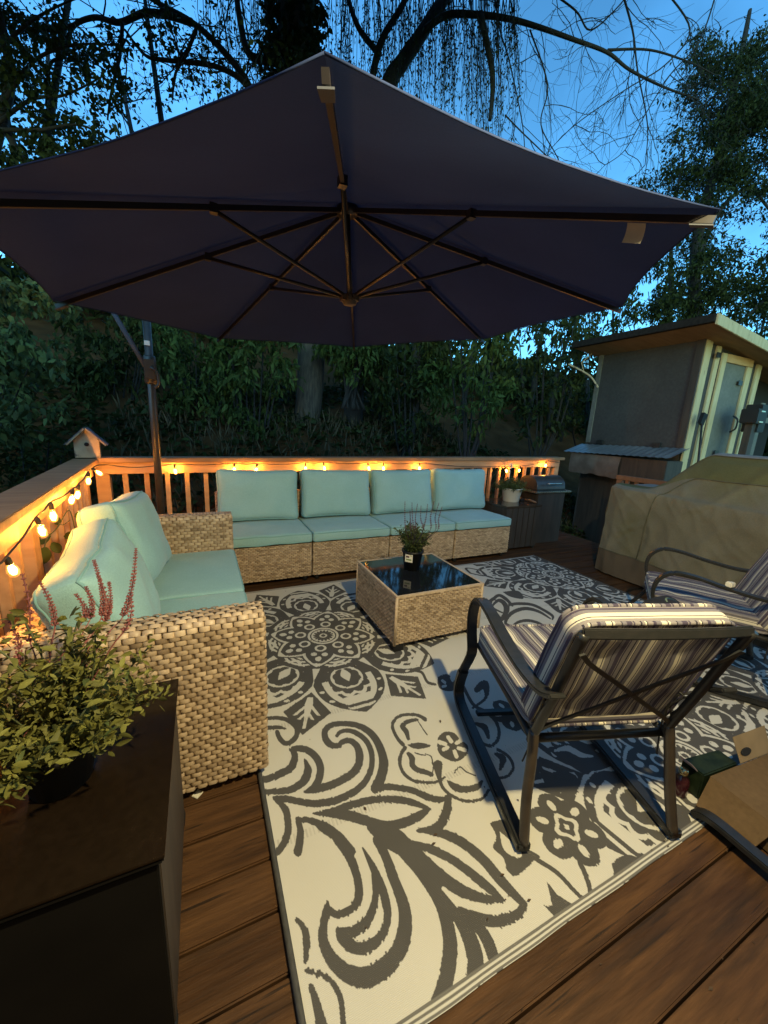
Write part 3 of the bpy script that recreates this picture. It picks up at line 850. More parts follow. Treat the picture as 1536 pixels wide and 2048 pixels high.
def cushion_mesh(name, sx, sy, sz, r, crown_t, crown_b, material, seed=0, wr=0.004, n=(22, 22, 8), pinch=0.0):
    """soft box: x,y plan, z thickness, centre at origin"""
    hx, hy, hz = sx / 2, sy / 2, sz / 2
    mb = MB()

    def mp(x, y, z):
        q = Vector((x * hx, y * hy, z * hz))
        inn = Vector((max(-hx + r, min(hx - r, q.x)), max(-hy + r, min(hy - r, q.y)), max(-hz + min(r, hz), min(hz - min(r, hz), q.z))))
        d = q - inn
        if d.length > 1e-9:
            rr = min(r, hz) if abs(d.z) > 1e-9 else r
            q = inn + d.normalized() * min(rr, r)
        k = max(0, 1 - abs(x) ** 2.6) * max(0, 1 - abs(y) ** 2.6)
        q.z += (crown_t if z > 0 else -crown_b) * k * abs(z)
        if pinch:
            e = abs(x) ** 4 * (1 - abs(y) ** 2) * pinch
            q.x -= math.copysign(e, x); q.y -= math.copysign(abs(y) ** 4 * (1 - abs(x) ** 2) * pinch, y)
        nz = noise.noise(Vector((q.x * 7 + seed, q.y * 7, q.z * 7))) * wr + noise.noise(Vector((q.x * 18 + seed, q.y * 18, 3))) * wr * 0.35
        q.z += nz * (1 if z > 0 else -1)
        return q
    nx, ny, nz_ = n
    X, Y, Z = np.linspace(-1, 1, nx), np.linspace(-1, 1, ny), np.linspace(-1, 1, nz_)
    # denser at the rims
    X, Y = np.sin(X * np.pi / 2), np.sin(Y * np.pi / 2)
    mb.grid([[mp(x, y, 1) for x in X] for y in Y]); mb.grid([[mp(x, y, -1) for x in X] for y in Y[::-1]])
    mb.grid([[mp(x, -1, z) for x in X] for z in Z]); mb.grid([[mp(x, 1, z) for x in X[::-1]] for z in Z])
    mb.grid([[mp(1, y, z) for y in Y] for z in Z]); mb.grid([[mp(-1, y, z) for y in Y[::-1]] for z in Z])
    me = mb.mesh(name, material)
    bm = bmesh.new(); bm.from_mesh(me); bmesh.ops.remove_doubles(bm, verts=bm.verts, dist=2e-4)
    bmesh.ops.recalc_face_normals(bm, faces=bm.faces)
    for f in bm.faces: f.smooth = True
    bm.to_mesh(me); bm.free()
    # piping round both faces
    pp = MB()
    for zs in (1, -1):
        ring = []
        for t in np.linspace(-1, 1, nx)[:-1]: ring.append(mp(t, -1, zs * 0.80))
        for t in np.linspace(-1, 1, ny)[:-1]: ring.append(mp(1, t, zs * 0.80))
        for t in np.linspace(1, -1, nx)[:-1]: ring.append(mp(t, 1, zs * 0.80))
        for t in np.linspace(1, -1, ny)[:-1]: ring.append(mp(-1, t, zs * 0.80))
        ring.append(ring[0])
        pp.tube(ring, 0.0048, n=6, caps=False)
    return me, pp.mesh(name + '_piping', M['tealpipe'])


foot = MB(); foot.lathe([(0.020, 0.0), (0.022, 0.01), (0.026, 0.05)], n=12)
me_foot = foot.mesh('foot', M['blackplastic'])

# four armless seats along the back railing ---------------------------------
MW, MD = 0.700, 0.665
q = MB()
wicker_box(q, (0.008, 0, 0.05), (MW - 0.008, MD, 0.332), 'xXy', 0.032, 0.0125)
me_base = q.mesh('wicker_base', M['wicker'])
q = MB(); wicker_box(q, (0.008, MD - 0.09, 0.334), (MW - 0.008, MD, 0.66), 'xXyZ', 0.032, 0.0125); me_back = q.mesh('wicker_back', M['wicker'])
seat_labels = [('teal cushioned wicker seat at the left end of the back row, behind the loveseat arm', 0.086),
               ('teal cushioned wicker seat second from the left in the back row', 0.788),
               ('teal cushioned wicker seat third in the back row, behind the potted plant', 1.490),
               ('teal cushioned wicker seat at the right end of the back row, beside dark table', 2.196)]
bc_tilt = [0.20, 0.24, 0.20, 0.15]
for i, (lb, x0) in enumerate(seat_labels):
    t = thing('sofa_seat', lb, 'sofa seat', (x0, 2.957, 0), 0, 'armless wicker seats of the back row')
    link('wicker_base', me_base, t); link('wicker_back', me_back, t)
    for fx in (0.05, MW - 0.05):
        for fy in (0.05, MD - 0.05): link('foot', me_foot, t, (fx, fy, 0))
    me, pp = cushion_mesh('seat_cushion', MW - 0.004, MD - 0.085, 0.085, 0.022, 0.012, 0.0, M['teal'], seed=i * 5.1, wr=0.006, n=(20, 20, 6))
    c = link('seat_cushion', me, t, (MW / 2, (MD - 0.085) / 2 - 0.014, 0.379)); link('piping', pp, c)
    me, pp = cushion_mesh('back_cushion', MW - 0.015, 0.455, 0.15, 0.055, 0.035, 0.02, M['teal'], seed=20 + i * 3.7, wr=0.016, n=(24, 20, 8), pinch=0.012)
    c = link('back_cushion', me, t, (MW / 2 + rng.normal(0, 0.004), 0.50, 0.645 + (0.006 if i == 3 else 0)))
    c.rotation_euler = (math.pi / 2 - bc_tilt[i], rng.normal(0, 0.012), rng.normal(0, 0.02)); link('piping', pp, c)

# loveseat on the left ---------------------------------------------------------
LX0, LX1, LY0, LY1 = -0.535, 0.160, 1.222, 2.815
love = thing('wicker_loveseat', 'two seat wicker loveseat with woven arms in front of the left railing', 'loveseat', (LX0, LY0, 0))
q = MB(); wicker_arm(q, LX0, LX1 + 0.005, LY0, LY0 + 0.115, 0.045, 0.660, 0.034, 0.0170); q.build('armrest', M['wicker'], love)
q = MB(); wicker_arm(q, LX0, LX1 + 0.005, LY1 - 0.115, LY1, 0.045, 0.660, 0.040, 0.0190); q.build('armrest', M['wicker'], love)
q = MB(); wicker_box(q, (LX0 + 0.09, LY0 + 0.118, 0.05), (LX1 - 0.012, LY1 - 0.118, 0.332), 'X', 0.032, 0.0125); q.build('wicker_base', M['wicker'], love)
q = MB(); wicker_box(q, (LX0, LY0 + 0.118, 0.05), (LX0 + 0.087, LY1 - 0.118, 0.64), 'xXZ', 0.034, 0.017); q.build('wicker_back', M['wicker'], love)
for fx in (LX0 + 0.05, LX1 - 0.05):
    for fy in (LY0 + 0.055, LY1 - 0.055): link('foot', me_foot, love, Vector((fx, fy, 0)) - love.location)
ym = 1.985
for i, (y0, y1) in enumerate(((LY0 + 0.119, ym - 0.002), (ym + 0.002, LY1 - 0.119))):
    me, pp = cushion_mesh('seat_cushion', 0.60, y1 - y0, 0.085, 0.022, 0.012, 0, M['teal'], seed=50 + i * 7, wr=0.006, n=(20, 20, 6))
    c = link('seat_cushion', me, love, Vector((LX1 - 0.288, (y0 + y1) / 2, 0.379)) - love.location); link('piping', pp, c)
for i, (yc, zc, xc, tl, rl, yw) in enumerate(((1.645, 0.600, -0.345, 0.33, 0.09, 0.02), (2.285, 0.645, -0.352, 0.26, -0.10, -0.05))):
    me, pp = cushion_mesh('back_cushion', 0.655, 0.47, 0.17, 0.06, 0.045, 0.025, M['teal'], seed=70 + i * 9, wr=0.018, n=(24, 20, 8), pinch=0.022)
    c = link('back_cushion', me, love, Vector((xc, yc, zc)) - love.location); link('piping', pp, c)
    # local x = along the seat, y = up the cushion, z = face
    Rm = Matrix(((0, -math.sin(tl), math.cos(tl)), (1, 0, 0), (0, math.cos(tl), math.sin(tl)))) @ Matrix.Rotation(rl, 3, 'Z') @ Matrix.Rotation(yw, 3, 'Y')
    c.rotation_euler = Rm.to_euler()

# coffee table --------------------------------------------------------------
TX0, TX1, TY0, TY1, TZ = 0.950, 1.565, 1.762, 2.376, 0.358
tab = thing('coffee_table', 'low square wicker coffee table with black glass top on the rug', 'coffee table', (TX0, TY0, 0.006))
q = MB()
wicker_box(q, (TX0 + 0.006, TY0 + 0.006, 0.055), (TX1 - 0.006, TY1 - 0.006, TZ - 0.012), 'xXyY', 0.032, 0.0125)
q.build('wicker_body', M['wicker'], tab)
q = MB()
for (x, y) in ((TX0, TY0), (TX1, TY0), (TX1, TY1), (TX0, TY1)): q.tube([(x + (0.006 if x == TX0 else -0.006), y + (0.006 if y == TY0 else -0.006), 0.05), (x + (0.006 if x == TX0 else -0.006), y + (0.006 if y == TY0 else -0.006), TZ - 0.01)], 0.009, n=8, tint=0.6)
q.build('corner_strip', M['wicker'], tab)
q = MB()
for (lo, hi) in (((TX0, TY0), (TX1, TY0 + 0.014)), ((TX0, TY1 - 0.014), (TX1, TY1)), ((TX0, TY0 + 0.0142), (TX0 + 0.014, TY1 - 0.0142)), ((TX1 - 0.014, TY0 + 0.0142), (TX1, TY1 - 0.0142))):
    q.box((*lo, TZ - 0.014), (*hi, TZ - 0.001), tint=0.75)
q.build('rim', M['wicker'], tab)
q = MB(); q.box((TX0 + 0.0145, TY0 + 0.0145, TZ - 0.010), (TX1 - 0.0145, TY1 - 0.0145, TZ - 0.003)); q.build('glass_top', M['blackglass'], tab)
for fx in (TX0 + 0.04, TX1 - 0.04):
    for fy in (TY0 + 0.04, TY1 - 0.04):
        q = MB(); q.box((fx - 0.03, fy - 0.03, 0.006), (fx + 0.03, fy + 0.03, 0.056)); q.build('foot', M['blackplastic'], tab)

# dark side table in the near left corner -------------------------------------
NX0, NX1, NY0, NY1, NZ = -0.66, -0.096, 0.640, 1.170, 0.512
nt = thing('side_table', 'dark glass topped side table holding the red spiked plant, against the loveseat arm', 'side table', (NX0, NY0, 0), group='dark side tables')
q = MB(); q.box((NX0, NY0, NZ - 0.016), (NX1, NY1, NZ - 0.004)); q.build('table_top', M['blackmatte'], nt, bevel=0.003)
q = MB(); q.box((NX0 - 0.002, NY0 - 0.002, NZ - 0.003), (NX1 + 0.002, NY1 + 0.002, NZ + 0.002)); q.build('glass_top', M['brownglass'], nt, bevel=0.001)
for (lo, hi) in (((NX0 + 0.01, NY0 + 0.008), (NX1 - 0.01, NY0 + 0.02)), ((NX0 + 0.01, NY1 - 0.02), (NX1 - 0.01, NY1 - 0.008))):
    q = MB(); q.box((*lo, 0.04), (*hi, NZ - 0.023)); q.build('side_panel', M['blackmatte'], nt, bevel=0.002)
for x0 in (NX0 + 0.008, NX1 - 0.020):
    q = MB(); q.box((x0, NY0 + 0.021, 0.04), (x0 + 0.012, NY1 - 0.021, NZ - 0.023)); q.build('side_panel', M['darkwood'], nt, bevel=0.002)
for fx in (NX0 + 0.03, NX1 - 0.03):
    for fy in (NY0 + 0.03, NY1 - 0.03): link('foot', me_foot, nt, Vector((fx, fy, 0)) - nt.location)

# dark side table at the end of the back row ------------------------------------
ax0, ax1, ay0, ay1, az = 2.935, 3.455, 3.085, 3.56, 0.512
st = thing('side_table', 'dark slatted side table carrying the white pot beside the back seats', 'side table', (ax0, ay0, 0), group='dark side tables')
nsl = 6
for k in range(nsl):
    w = (ax1 - ax0 - 0.03) / nsl
    q = MB(); q.box((ax0 + 0.015 + k * w + 0.003, ay0 + 0.01, 0.03), (ax0 + 0.015 + (k + 1) * w - 0.003, ay0 + 0.03, az - 0.026)); q.build('slat', M['darkwood'], st, bevel=0.002)
    q = MB(); q.box((ax0 + 0.015 + k * w + 0.003, ay1 - 0.03, 0.03), (ax0 + 0.015 + (k + 1) * w - 0.003, ay1 - 0.01, az - 0.026)); q.build('slat', M['darkwood'], st, bevel=0.002)
for xs in (ax0 + 0.016, ax1 - 0.036):
    q = MB(); q.box((xs, ay0 + 0.032, 0.03), (xs + 0.02, ay1 - 0.032, az - 0.026)); q.build('side_panel', M['darkwood'], st, bevel=0.002)
q = MB(); q.box((ax0, ay0, az - 0.024), (ax1, ay1, az)); q.build('table_top', mat('glossy_table_top', (0.05, 0.036, 0.026), rough=0.12), st, bevel=0.003)
for fx in (ax0 + 0.04, ax1 - 0.04):
    for fy in (ay0 + 0.04, ay1 - 0.04): q = MB(); q.lathe([(0.02, 0), (0.02, 0.03)], (fx, fy, 0), 8); q.build('foot', M['blackplastic'], st)
q = MB(); pA, pB = onz(1049, 999, 0.53), onz(1072, 1005, 0.53)
gb = thing('grill_brush', 'dark grill brush lying on the side table right of the white pot', 'brush', (pA.x, pA.y, 0.512))
q.tube([pA, pA.lerp(pB, .5) + Vector((0, 0, .008)), pB], [0.010, 0.014, 0.010], n=8); q.build('handle', M['brownwood'], gb)
q = MB(); q.box((pA.x - 0.08, pA.y - 0.02, 0.514), (pA.x - 0.012, pA.y + 0.02, 0.545)); q.build('brush_head', M['blackplastic'], gb, bevel=0.004)

# small tabletop grill on its cabinet -------------------------------------------
sx0, sx1, sy0, sy1 = 3.50, 4.02, 3.22, 3.60
sg = thing('small_grill', 'small domed grill on a dark cabinet in the railing corner', 'grill', (sx0, sy0, 0))
q = MB(); q.box((sx0 + 0.04, sy0 + 0.02, 0.0), (sx1 - 0.04, sy1, 0.615)); q.build('cabinet', M['darkwood'], sg, bevel=0.004)
q = MB(); q.box((sx0 - 0.02, sy0 - 0.01, 0.617), (sx1 + 0.03, sy1 + 0.01, 0.637)); q.build('shelf', M['silver'], sg, bevel=0.003)
dome = MB(); rows = []
for k in range(9):
    a = math.pi * k / 8
    rows.append([Vector((x, (sy0 + sy1) / 2 - 0.15 * math.cos(a), 0.655 + 0.15 * math.sin(a) ** 0.8)) for x in (sx0 + 0.03, sx0 + 0.05, sx1 - 0.05, sx1 - 0.03)])
dome.grid(rows)
for x in (sx0 + 0.03, sx1 - 0.03): dome.poly([Vector((x, (sy0 + sy1) / 2 - 0.15 * math.cos(math.pi * k / 8), 0.655 + 0.15 * math.sin(math.pi * k / 8) ** 0.8)) for k in range(9)])
dome.build('lid', M['metalwarm'], sg)
q = MB(); q.box((sx0 + 0.03, (sy0 + sy1) / 2 - 0.15, 0.638), (sx1 - 0.03, (sy0 + sy1) / 2 + 0.15, 0.656)); q.build('tray', M['blackplastic'], sg)
q = MB(); q.tube(catmull([(sx0 + 0.16, sy0 + 0.03, 0.72), (sx0 + 0.16, sy0 - 0.02, 0.73), (sx1 - 0.16, sy0 - 0.02, 0.73), (sx1 - 0.16, sy0 + 0.03, 0.72)], 4), 0.008, n=6); q.build('lid_handle', M['silver'], sg)

# ================================================================== PRINTED RUG
RX, RY, RW, RH = 0.143, 0.464, 3.05, 2.42
PXM = 640                                   # texels per metre
IW, IH = int(RW * PXM), int(RH * PXM)
MASK = np.zeros((IH, IW), dtype=np.float32)  # 1 = charcoal print


def to_uv(pts):
    return np.array([[p.x - RX, p.y - RY] for p in pts])


def fill(poly, val=1.0):
    P = np.asarray(poly, dtype=np.float64) * PXM
    x0, x1 = int(max(0, P[:, 0].min())), int(min(IW, P[:, 0].max() + 2))
    y0, y1 = int(max(0, P[:, 1].min())), int(min(IH, P[:, 1].max() + 2))
    if x1 <= x0 or y1 <= y0: return
    xs = np.arange(x0, x1) + 0.5
    Q = np.roll(P, -1, 0)
    for yy in range(y0, y1):
        yc = yy + 0.5
        c = (P[:, 1] <= yc) != (Q[:, 1] <= yc)
        if not c.any(): continue
        xi = np.sort(P[c, 0] + (yc - P[c, 1]) / (Q[c, 1] - P[c, 1]) * (Q[c, 0] - P[c, 0]))
        ins = (np.searchsorted(xi, xs) % 2) == 1
        MASK[yy, x0:x1][ins] = val


def smooth2(pts, n=7):
    return [np.array((p.x, p.y)) for p in catmull([Vector((x, y, 0)) for x, y in pts], n)]


class Src:
    """an enlarged piece of the photograph: origin and scale; strokes drawn in it land on the rug"""

    def __init__(s, ox, oy, sc, k=1.04): s.o, s.sc, s.k = (ox, oy), sc, k

    def w(s, x, y): return onz(s.o[0] + x / s.sc, s.o[1] + y / s.sc, 0.006)

    def stroke(s, pts, w, val=1.0):
        C = smooth2(pts)
        n = len(C)
        ww = s.k * np.interp(np.linspace(0, 1, n), np.linspace(0, 1, len(w)), w) if isinstance(w, (list, tuple)) else s.k * np.full(n, w)
        L_, R_ = [], []
        for i in range(n):
            t = C[min(i + 1, n - 1)] - C[max(i - 1, 0)]; t = t / (np.linalg.norm(t) + 1e-9)
            nn = np.array((-t[1], t[0])) * ww[i] / 2
            L_.append(C[i] + nn); R_.append(C[i] - nn)
        for i in range(n - 1):
            fill(to_uv([s.w(*q) for q in (L_[i], L_[i + 1], R_[i + 1], R_[i])]), val)
        for i in range(n):
            if i % 2 == 0 or i == n - 1:
                fill(to_uv([s.w(C[i][0] + ww[i] / 2 * math.cos(a), C[i][1] + ww[i] / 2 * math.sin(a)) for a in np.linspace(0, 2 * np.pi, 10)[:-1]]), val)

    def shape(s, pts, val=1.0, smooth=True):
        P = smooth2(list(pts) + [pts[0]], 5) if smooth else pts
        fill(to_uv([s.w(*q) for q in P]), val)


def mandala(cx, cy, th0, R=0.70):
    """eight-fold medallion; th0 = direction of the outer petals"""
    x0, x1 = int(max(0, (cx - 0.95) * PXM)), int(min(IW, (cx + 0.95) * PXM))
    y0, y1 = int(max(0, (cy - 0.95) * PXM)), int(min(IH, (cy + 0.95) * PXM))
    if x1 <= x0 or y1 <= y0: return
    X, Y = np.meshgrid((np.arange(x0, x1) + .5) / PXM - cx, (np.arange(y0, y1) + .5) / PXM - cy)
    r, th = np.hypot(X, Y) * 0.68 / R, np.arctan2(Y, X)
    sg = np.pi / 4

    def fold(off):
        a = np.mod(th - off + sg / 2, sg) - sg / 2
        return r * np.cos(a), np.abs(r * np.sin(a)), r * np.sin(a)
    sub = MASK[y0:y1, x0:x1]
    bx, by, _ = fold(th0)
    ax, ay, ays = fold(th0 + sg / 2)
    # leaf tiles between the petals
    ax = ax + 0.14
    d = 0.105 * (1 - np.abs(ax - 0.775) / 0.13)
    sub[(ay < d)] = 1
    pal = ((ay < 0.007 + 0.012 * np.clip(1 - np.abs(ax - 0.73) / 0.09, 0, 1)) & (ax > 0.68) & (ax < 0.87)) | \
          ((np.abs(ay - (ax - 0.72) * 0.7) < 0.008) & (ax > 0.725) & (ax < 0.795)) | ((np.abs(ay - (ax - 0.77) * 0.6) < 0.007) & (ax > 0.775) & (ax < 0.82))
    sub[pal & (ay < d - 0.012)] = 0
    ax = ax - 0.14
    # ground disc
    sub[r < 0.36] = 1
    # outer petals
    tip = 0.68
    wl = np.minimum(bx * math.tan(sg / 2) * 0.985, np.where(bx < 0.42, 0.21, 0.173 * (1 - np.clip((bx - 0.42) / (tip - 0.42), 0, 1) ** 2.9) ** 0.95))
    ins = (bx > 0.24) & (bx < tip) & (by < wl)
    sub[ins] = 1
    dd = np.minimum((wl - by) * 0.80, (tip - bx) * 0.5)
    sub[ins & (dd > 0.034) & (dd < 0.060) & (bx > 0.42)] = 0
    # dots on the dark outer band
    k = np.floor(bx / 0.075); cxd = (k + 0.5) * 0.075
    sub[ins & (((bx - cxd) ** 2 + (dd - 0.018) ** 2) < 0.0095 ** 2) & (bx > 0.44)] = 0
    # scalloped inner petal with lens
    ex, ey = (bx - 0.42) / 0.135, by / 0.128
    e = np.hypot(ex, ey); ph = np.arctan2(ey, ex)
    es = e - 0.15 * np.abs(np.sin(ph * 5.5)) + 0.06
    sub[ins & (es > 0.84) & (es < 1.00) & (dd > 0.052)] = 0
    sub[ins & (e > 0.50 + 0.06 * np.abs(np.sin(ph * 4))) & (e < 0.64) & (bx > 0.345)] = 0
    lens = np.abs((bx - 0.40) / 0.055) ** 1.4 + by / 0.026
    sub[lens < 1] = 0
    # arcs between the star petals
    ra = np.hypot(bx - 0.20, by)
    for a0, a1 in ((0.052, 0.064), (0.076, 0.090), (0.103, 0.117)):
        sub[(ra > a0) & (ra < a1) & (bx > 0.20) & (by < bx * 0.33)] = 0
    # star petals
    xs = np.clip((ax - 0.075) / 0.235, 0, 1)
    ws = 0.094 * np.sin(np.pi * xs ** 0.85) ** 0.8
    ins = (ax > 0.075) & (ax < 0.31) & (ay < ws)
    sub[(ax > 0.07) & (ax < 0.325) & (ay < ws + 0.013)] = 1
    ds = np.minimum(ws - ay, (0.31 - ax) * 0.55)
    sub[ins & (ds < 0.017) & (ax > 0.15)] = 0
    u = np.hypot(ax - 0.135, ay)
    sub[ins & (u > 0.020) & (u < 0.033)] = 0
    sub[ins & (np.hypot((ax - 0.195) / 1.0, ay - 0.030) < 0.017)] = 0
    sub[ins & (np.hypot((ax - 0.238) / 1.25, ay) < 0.017)] = 0
    # spur between petals further out
    sp = np.clip((ax - 0.325) / 0.10, 0, 1)
    sub[(ax > 0.325) & (ax < 0.425) & (ay < 0.020 * (1 - sp))] = 0
    # hub wheel
    sub[r < 0.100] = 1; sub[r < 0.092] = 0; sub[r < 0.078] = 1; sub[r < 0.070] = 0
    sub[np.hypot((bx - 0.042) / 0.020, by / 0.0085) < 1] = 1
    sub[np.hypot((ax - 0.042) / 0.020, ay / 0.0085) < 1] = 1
    sub[r < 0.013] = 1


def flower(cx, cy, R, n=6, a0=0.0, core=True):
    pts = []
    for t in np.linspace(0, 2 * np.pi, 90)[:-1]:
        rr = R * (0.74 + 0.26 * abs(math.cos(n * (t - a0) / 2)) ** 0.7)
        pts.append((cx + rr * math.cos(t), cy + rr * math.sin(t)))
    fill(pts)
    for k in range(n):
        a = a0 + 2 * math.pi * k / n
        c, s = math.cos(a), math.sin(a)
        fill([(cx + c * (R * 0.62 + R * 0.17 * math.cos(t)) - s * R * 0.10 * math.sin(t), cy + s * (R * 0.62 + R * 0.17 * math.cos(t)) + c * R * 0.10 * math.sin(t)) for t in np.linspace(0, 2 * np.pi, 16)[:-1]], 0)
    if core:
        for rr, v in ((0.34, 0), (0.22, 1), (0.07, 0)):
            fill([(cx + R * rr * (1 + .18 * math.cos(4 * t)) * math.cos(t), cy + R * rr * (1 + .18 * math.cos(4 * t)) * math.sin(t)) for t in np.linspace(0, 2 * np.pi, 24)[:-1]], v)


mandala(0.485, 1.624, math.radians(90), 0.70)
mandala(2.80, 1.93, math.radians(68), 0.74)
mandala(1.62, 0.20, math.radians(100), 0.66)
flower(1.10, 0.66, 0.10, 5, 0.3, False)

A_ = Src(520, 1400, 3.84, 1.2)
# upper curl
A_.stroke([(612, 352), (545, 345), (505, 300), (500, 240), (545, 195), (640, 180), (750, 195), (840, 245), (900, 320), (940, 420), (950, 500), (930, 590), (890, 680)], [30, 44, 44, 40, 36, 34, 38, 44, 48, 54, 62, 66, 70])
A_.stroke([(590, 275), (620, 243), (690, 235), (760, 265), (820, 320), (855, 400), (860, 490), (835, 580), (780, 660), (690, 725), (570, 775), (430, 795), (300, 780), (200, 760), (120, 760)], [22, 26, 30, 34, 36, 36, 36, 40, 44, 48, 52, 48, 46, 46, 40])
A_.stroke([(605, 350), (640, 318), (690, 312), (740, 345), (765, 420), (755, 500), (715, 560), (640, 610), (540, 655), (440, 685), (345, 708)], [34, 36, 38, 44, 50, 52, 52, 52, 52, 52, 18])
A_.stroke([(242, 382), (300, 372), (370, 390), (430, 440), (462, 510), (458, 590), (425, 660), (350, 708)], [34, 42, 46, 48, 48, 48, 50, 20])
A_.stroke([(255, 390), (268, 440), (240, 515), (170, 560), (70, 605), (-40, 640)], [36, 44, 50, 50, 46, 46])
A_.stroke([(342, 455), (368, 530), (355, 590), (320, 640), (230, 690), (120, 705), (0, 720)], [10, 50, 56, 52, 46, 40, 36])
# small curl at the loveseat corner
A_.stroke([(-60, 150), (70, 140), (150, 138), (220, 160), (278, 210), (282, 270), (240, 322), (190, 332), (150, 292), (132, 245)], [24, 24, 26, 30, 34, 34, 32, 32, 32, 28])
A_.stroke([(-40, 215), (70, 213), (150, 210), (200, 222)], [30, 28, 24, 8])
# long leaf pointing right
A_.stroke([(890, 690), (960, 668), (1050, 675), (1170, 695), (1290, 745), (1380, 765), (1448, 742)], [50, 44, 42, 42, 46, 44, 30])
A_.stroke([(1448, 745), (1435, 850), (1395, 940), (1330, 985), (1210, 1002)], [36, 60, 64, 50, 20])
A_.stroke([(410, 872), (560, 850), (700, 808), (850, 770), (1000, 762), (1150, 782), (1300, 835)], [12, 40, 52, 48, 46, 48, 22])
A_.stroke([(1300, 835), (1220, 890), (1100, 945), (960, 962), (820, 930), (660, 885), (410, 872)], [22, 62, 66, 60, 66, 70, 12])
A_.stroke([(860, 940), (960, 1000), (1060, 1060), (1150, 1130), (1230, 1190)], [60, 110, 100, 80, 60])
A_.stroke([(1210, 1000), (1320, 1010), (1430, 1040), (1540, 1080)], [20, 46, 52, 56])
# left scroll bands
A_.stroke([(110, 762), (190, 830), (212, 920), (215, 1010), (190, 1090), (140, 1165), (60, 1230)], [20, 46, 46, 46, 44, 44, 44])
A_.stroke([(292, 915), (310, 1000), (305, 1080), (290, 1170)], [36, 44, 50, 56])
A_.stroke([(292, 915), (400, 930), (520, 990), (600, 1060), (680, 1160)], [30, 44, 60, 76, 90])
# pods on the right
A_.stroke([(1100, 345), (1050, 285), (1018, 200), (1050, 135), (1130, 112), (1215, 118), (1270, 150)], [26, 22, 20, 20, 20, 20, 26])
A_.stroke([(1140, 300), (1122, 240), (1092, 200), (1130, 168), (1205, 150)], [20, 34, 30, 28, 20])
A_.stroke([(1205, 150), (1235, 195), (1260, 235), (1285, 268)], 7)
A_.stroke([(1115, 368), (1078, 430), (1076, 500), (1110, 570), (1180, 618), (1280, 634), (1370, 622), (1420, 592)], [26, 24, 22, 22, 22, 20, 18, 14])
A_.stroke([(1140, 412), (1168, 450), (1170, 500), (1212, 538), (1268, 552), (1320, 572)], [24, 40, 36, 34, 36, 26])
A_.stroke([(1322, 568), (1330, 520), (1312, 432), (1240, 420), (1190, 405)], 8)
A_.shape([(1130, 348), (1180, 330), (1250, 330), (1312, 350), (1250, 374), (1180, 372)])
# loop and small flower under the rocking chair
E_ = Src(860, 1330, 3.84, 1.15)
E_.stroke([(60, 770), (75, 880), (110, 955), (190, 1015), (300, 1045), (400, 1025), (450, 960)], [70, 24, 22, 22, 22, 20, 20])
E_.stroke([(140, 890), (190, 935), (270, 955), (360, 935), (400, 890)], [16, 50, 44, 46, 14])
E_.stroke([(190, 830), (225, 780), (280, 820), (350, 850)], 9)
E_.shape([(60, 560), (110, 515), (180, 520), (230, 570), (290, 620), (280, 690), (210, 740), (120, 720), (60, 660)])
for a, c in (((140, 555), (165, 590)), ((70, 590), (120, 610)), ((205, 600), (245, 575)), ((220, 640), (270, 655)), ((190, 665), (205, 705)), ((105, 650), (135, 635))):
    E_.stroke([a, c], 26, 0)
E_.stroke([(240, 130), (330, 300), (430, 360), (510, 440), (530, 540), (480, 620), (400, 600)], 22)
E_.stroke([(350, 450), (420, 480), (450, 560)], [20, 44, 20])
E_.stroke([(520, 650), (600, 700), (640, 780), (600, 850), (520, 870)], 20)
E_.stroke([(500, 680), (560, 720), (540, 800)], [16, 50, 20])
E_.shape([(740, 680), (800, 740), (860, 860), (930, 980), (1060, 960), (1130, 860), (1000, 810), (900, 840), (840, 740), (760, 640)])
E_.shape([(890, 640), (1060, 600), (1200, 620), (1330, 710), (1260, 780), (1200, 840), (1060, 760)])
E_.stroke([(960, 660), (1060, 640), (1160, 690), (1250, 700)], [14, 40, 34, 12], 0)
E_.shape([(60, 90), (130, 70), (180, 110), (210, 150), (170, 200), (90, 190), (60, 150)])
for a, c in (((95, 120), (115, 135)), ((165, 100), (175, 120)), ((100, 165), (120, 160))): E_.stroke([a, c], 18, 0)
E_.stroke([(360, 190), (420, 150), (430, 250), (330, 330)], [40, 60, 20, 16])
E_.stroke([(-120, 40), (-60, 60), (-20, 130), (40, 150)], 18)

# the two lower leaves and the stems
C_ = Src(540, 1480, 2.327)
C_.stroke([(690, 420), (790, 430), (890, 475), (990, 555), (1080, 660), (1185, 768)], [18, 40, 44, 46, 46, 30])
C_.stroke([(1185, 768), (1130, 825), (1030, 842), (930, 812), (880, 780)], [30, 54, 58, 44, 14])
C_.stroke([(640, 485), (740, 505), (860, 565), (960, 640), (1030, 700), (1090, 752)], [40, 40, 40, 42, 40, 12])
C_.stroke([(1090, 752), (1000, 738), (900, 705), (800, 640), (720, 570), (640, 485)], [12, 44, 56, 60, 62, 40])
C_.stroke([(480, 400), (560, 460), (650, 520), (730, 600), (790, 680)], [60, 90, 80, 56, 30])
C_.stroke([(545, 470), (640, 540), (730, 650), (795, 760), (830, 880), (838, 1000), (815, 1130), (780, 1230)], [20, 56, 56, 56, 60, 66, 70, 74])
C_.stroke([(785, 690), (850, 790), (915, 890), (950, 990), (960, 1100)], [12, 44, 62, 74, 84])
C_.stroke([(880, 790), (960, 860), (1010, 930), (1040, 1010), (1060, 1060)], [20, 50, 52, 52, 50])
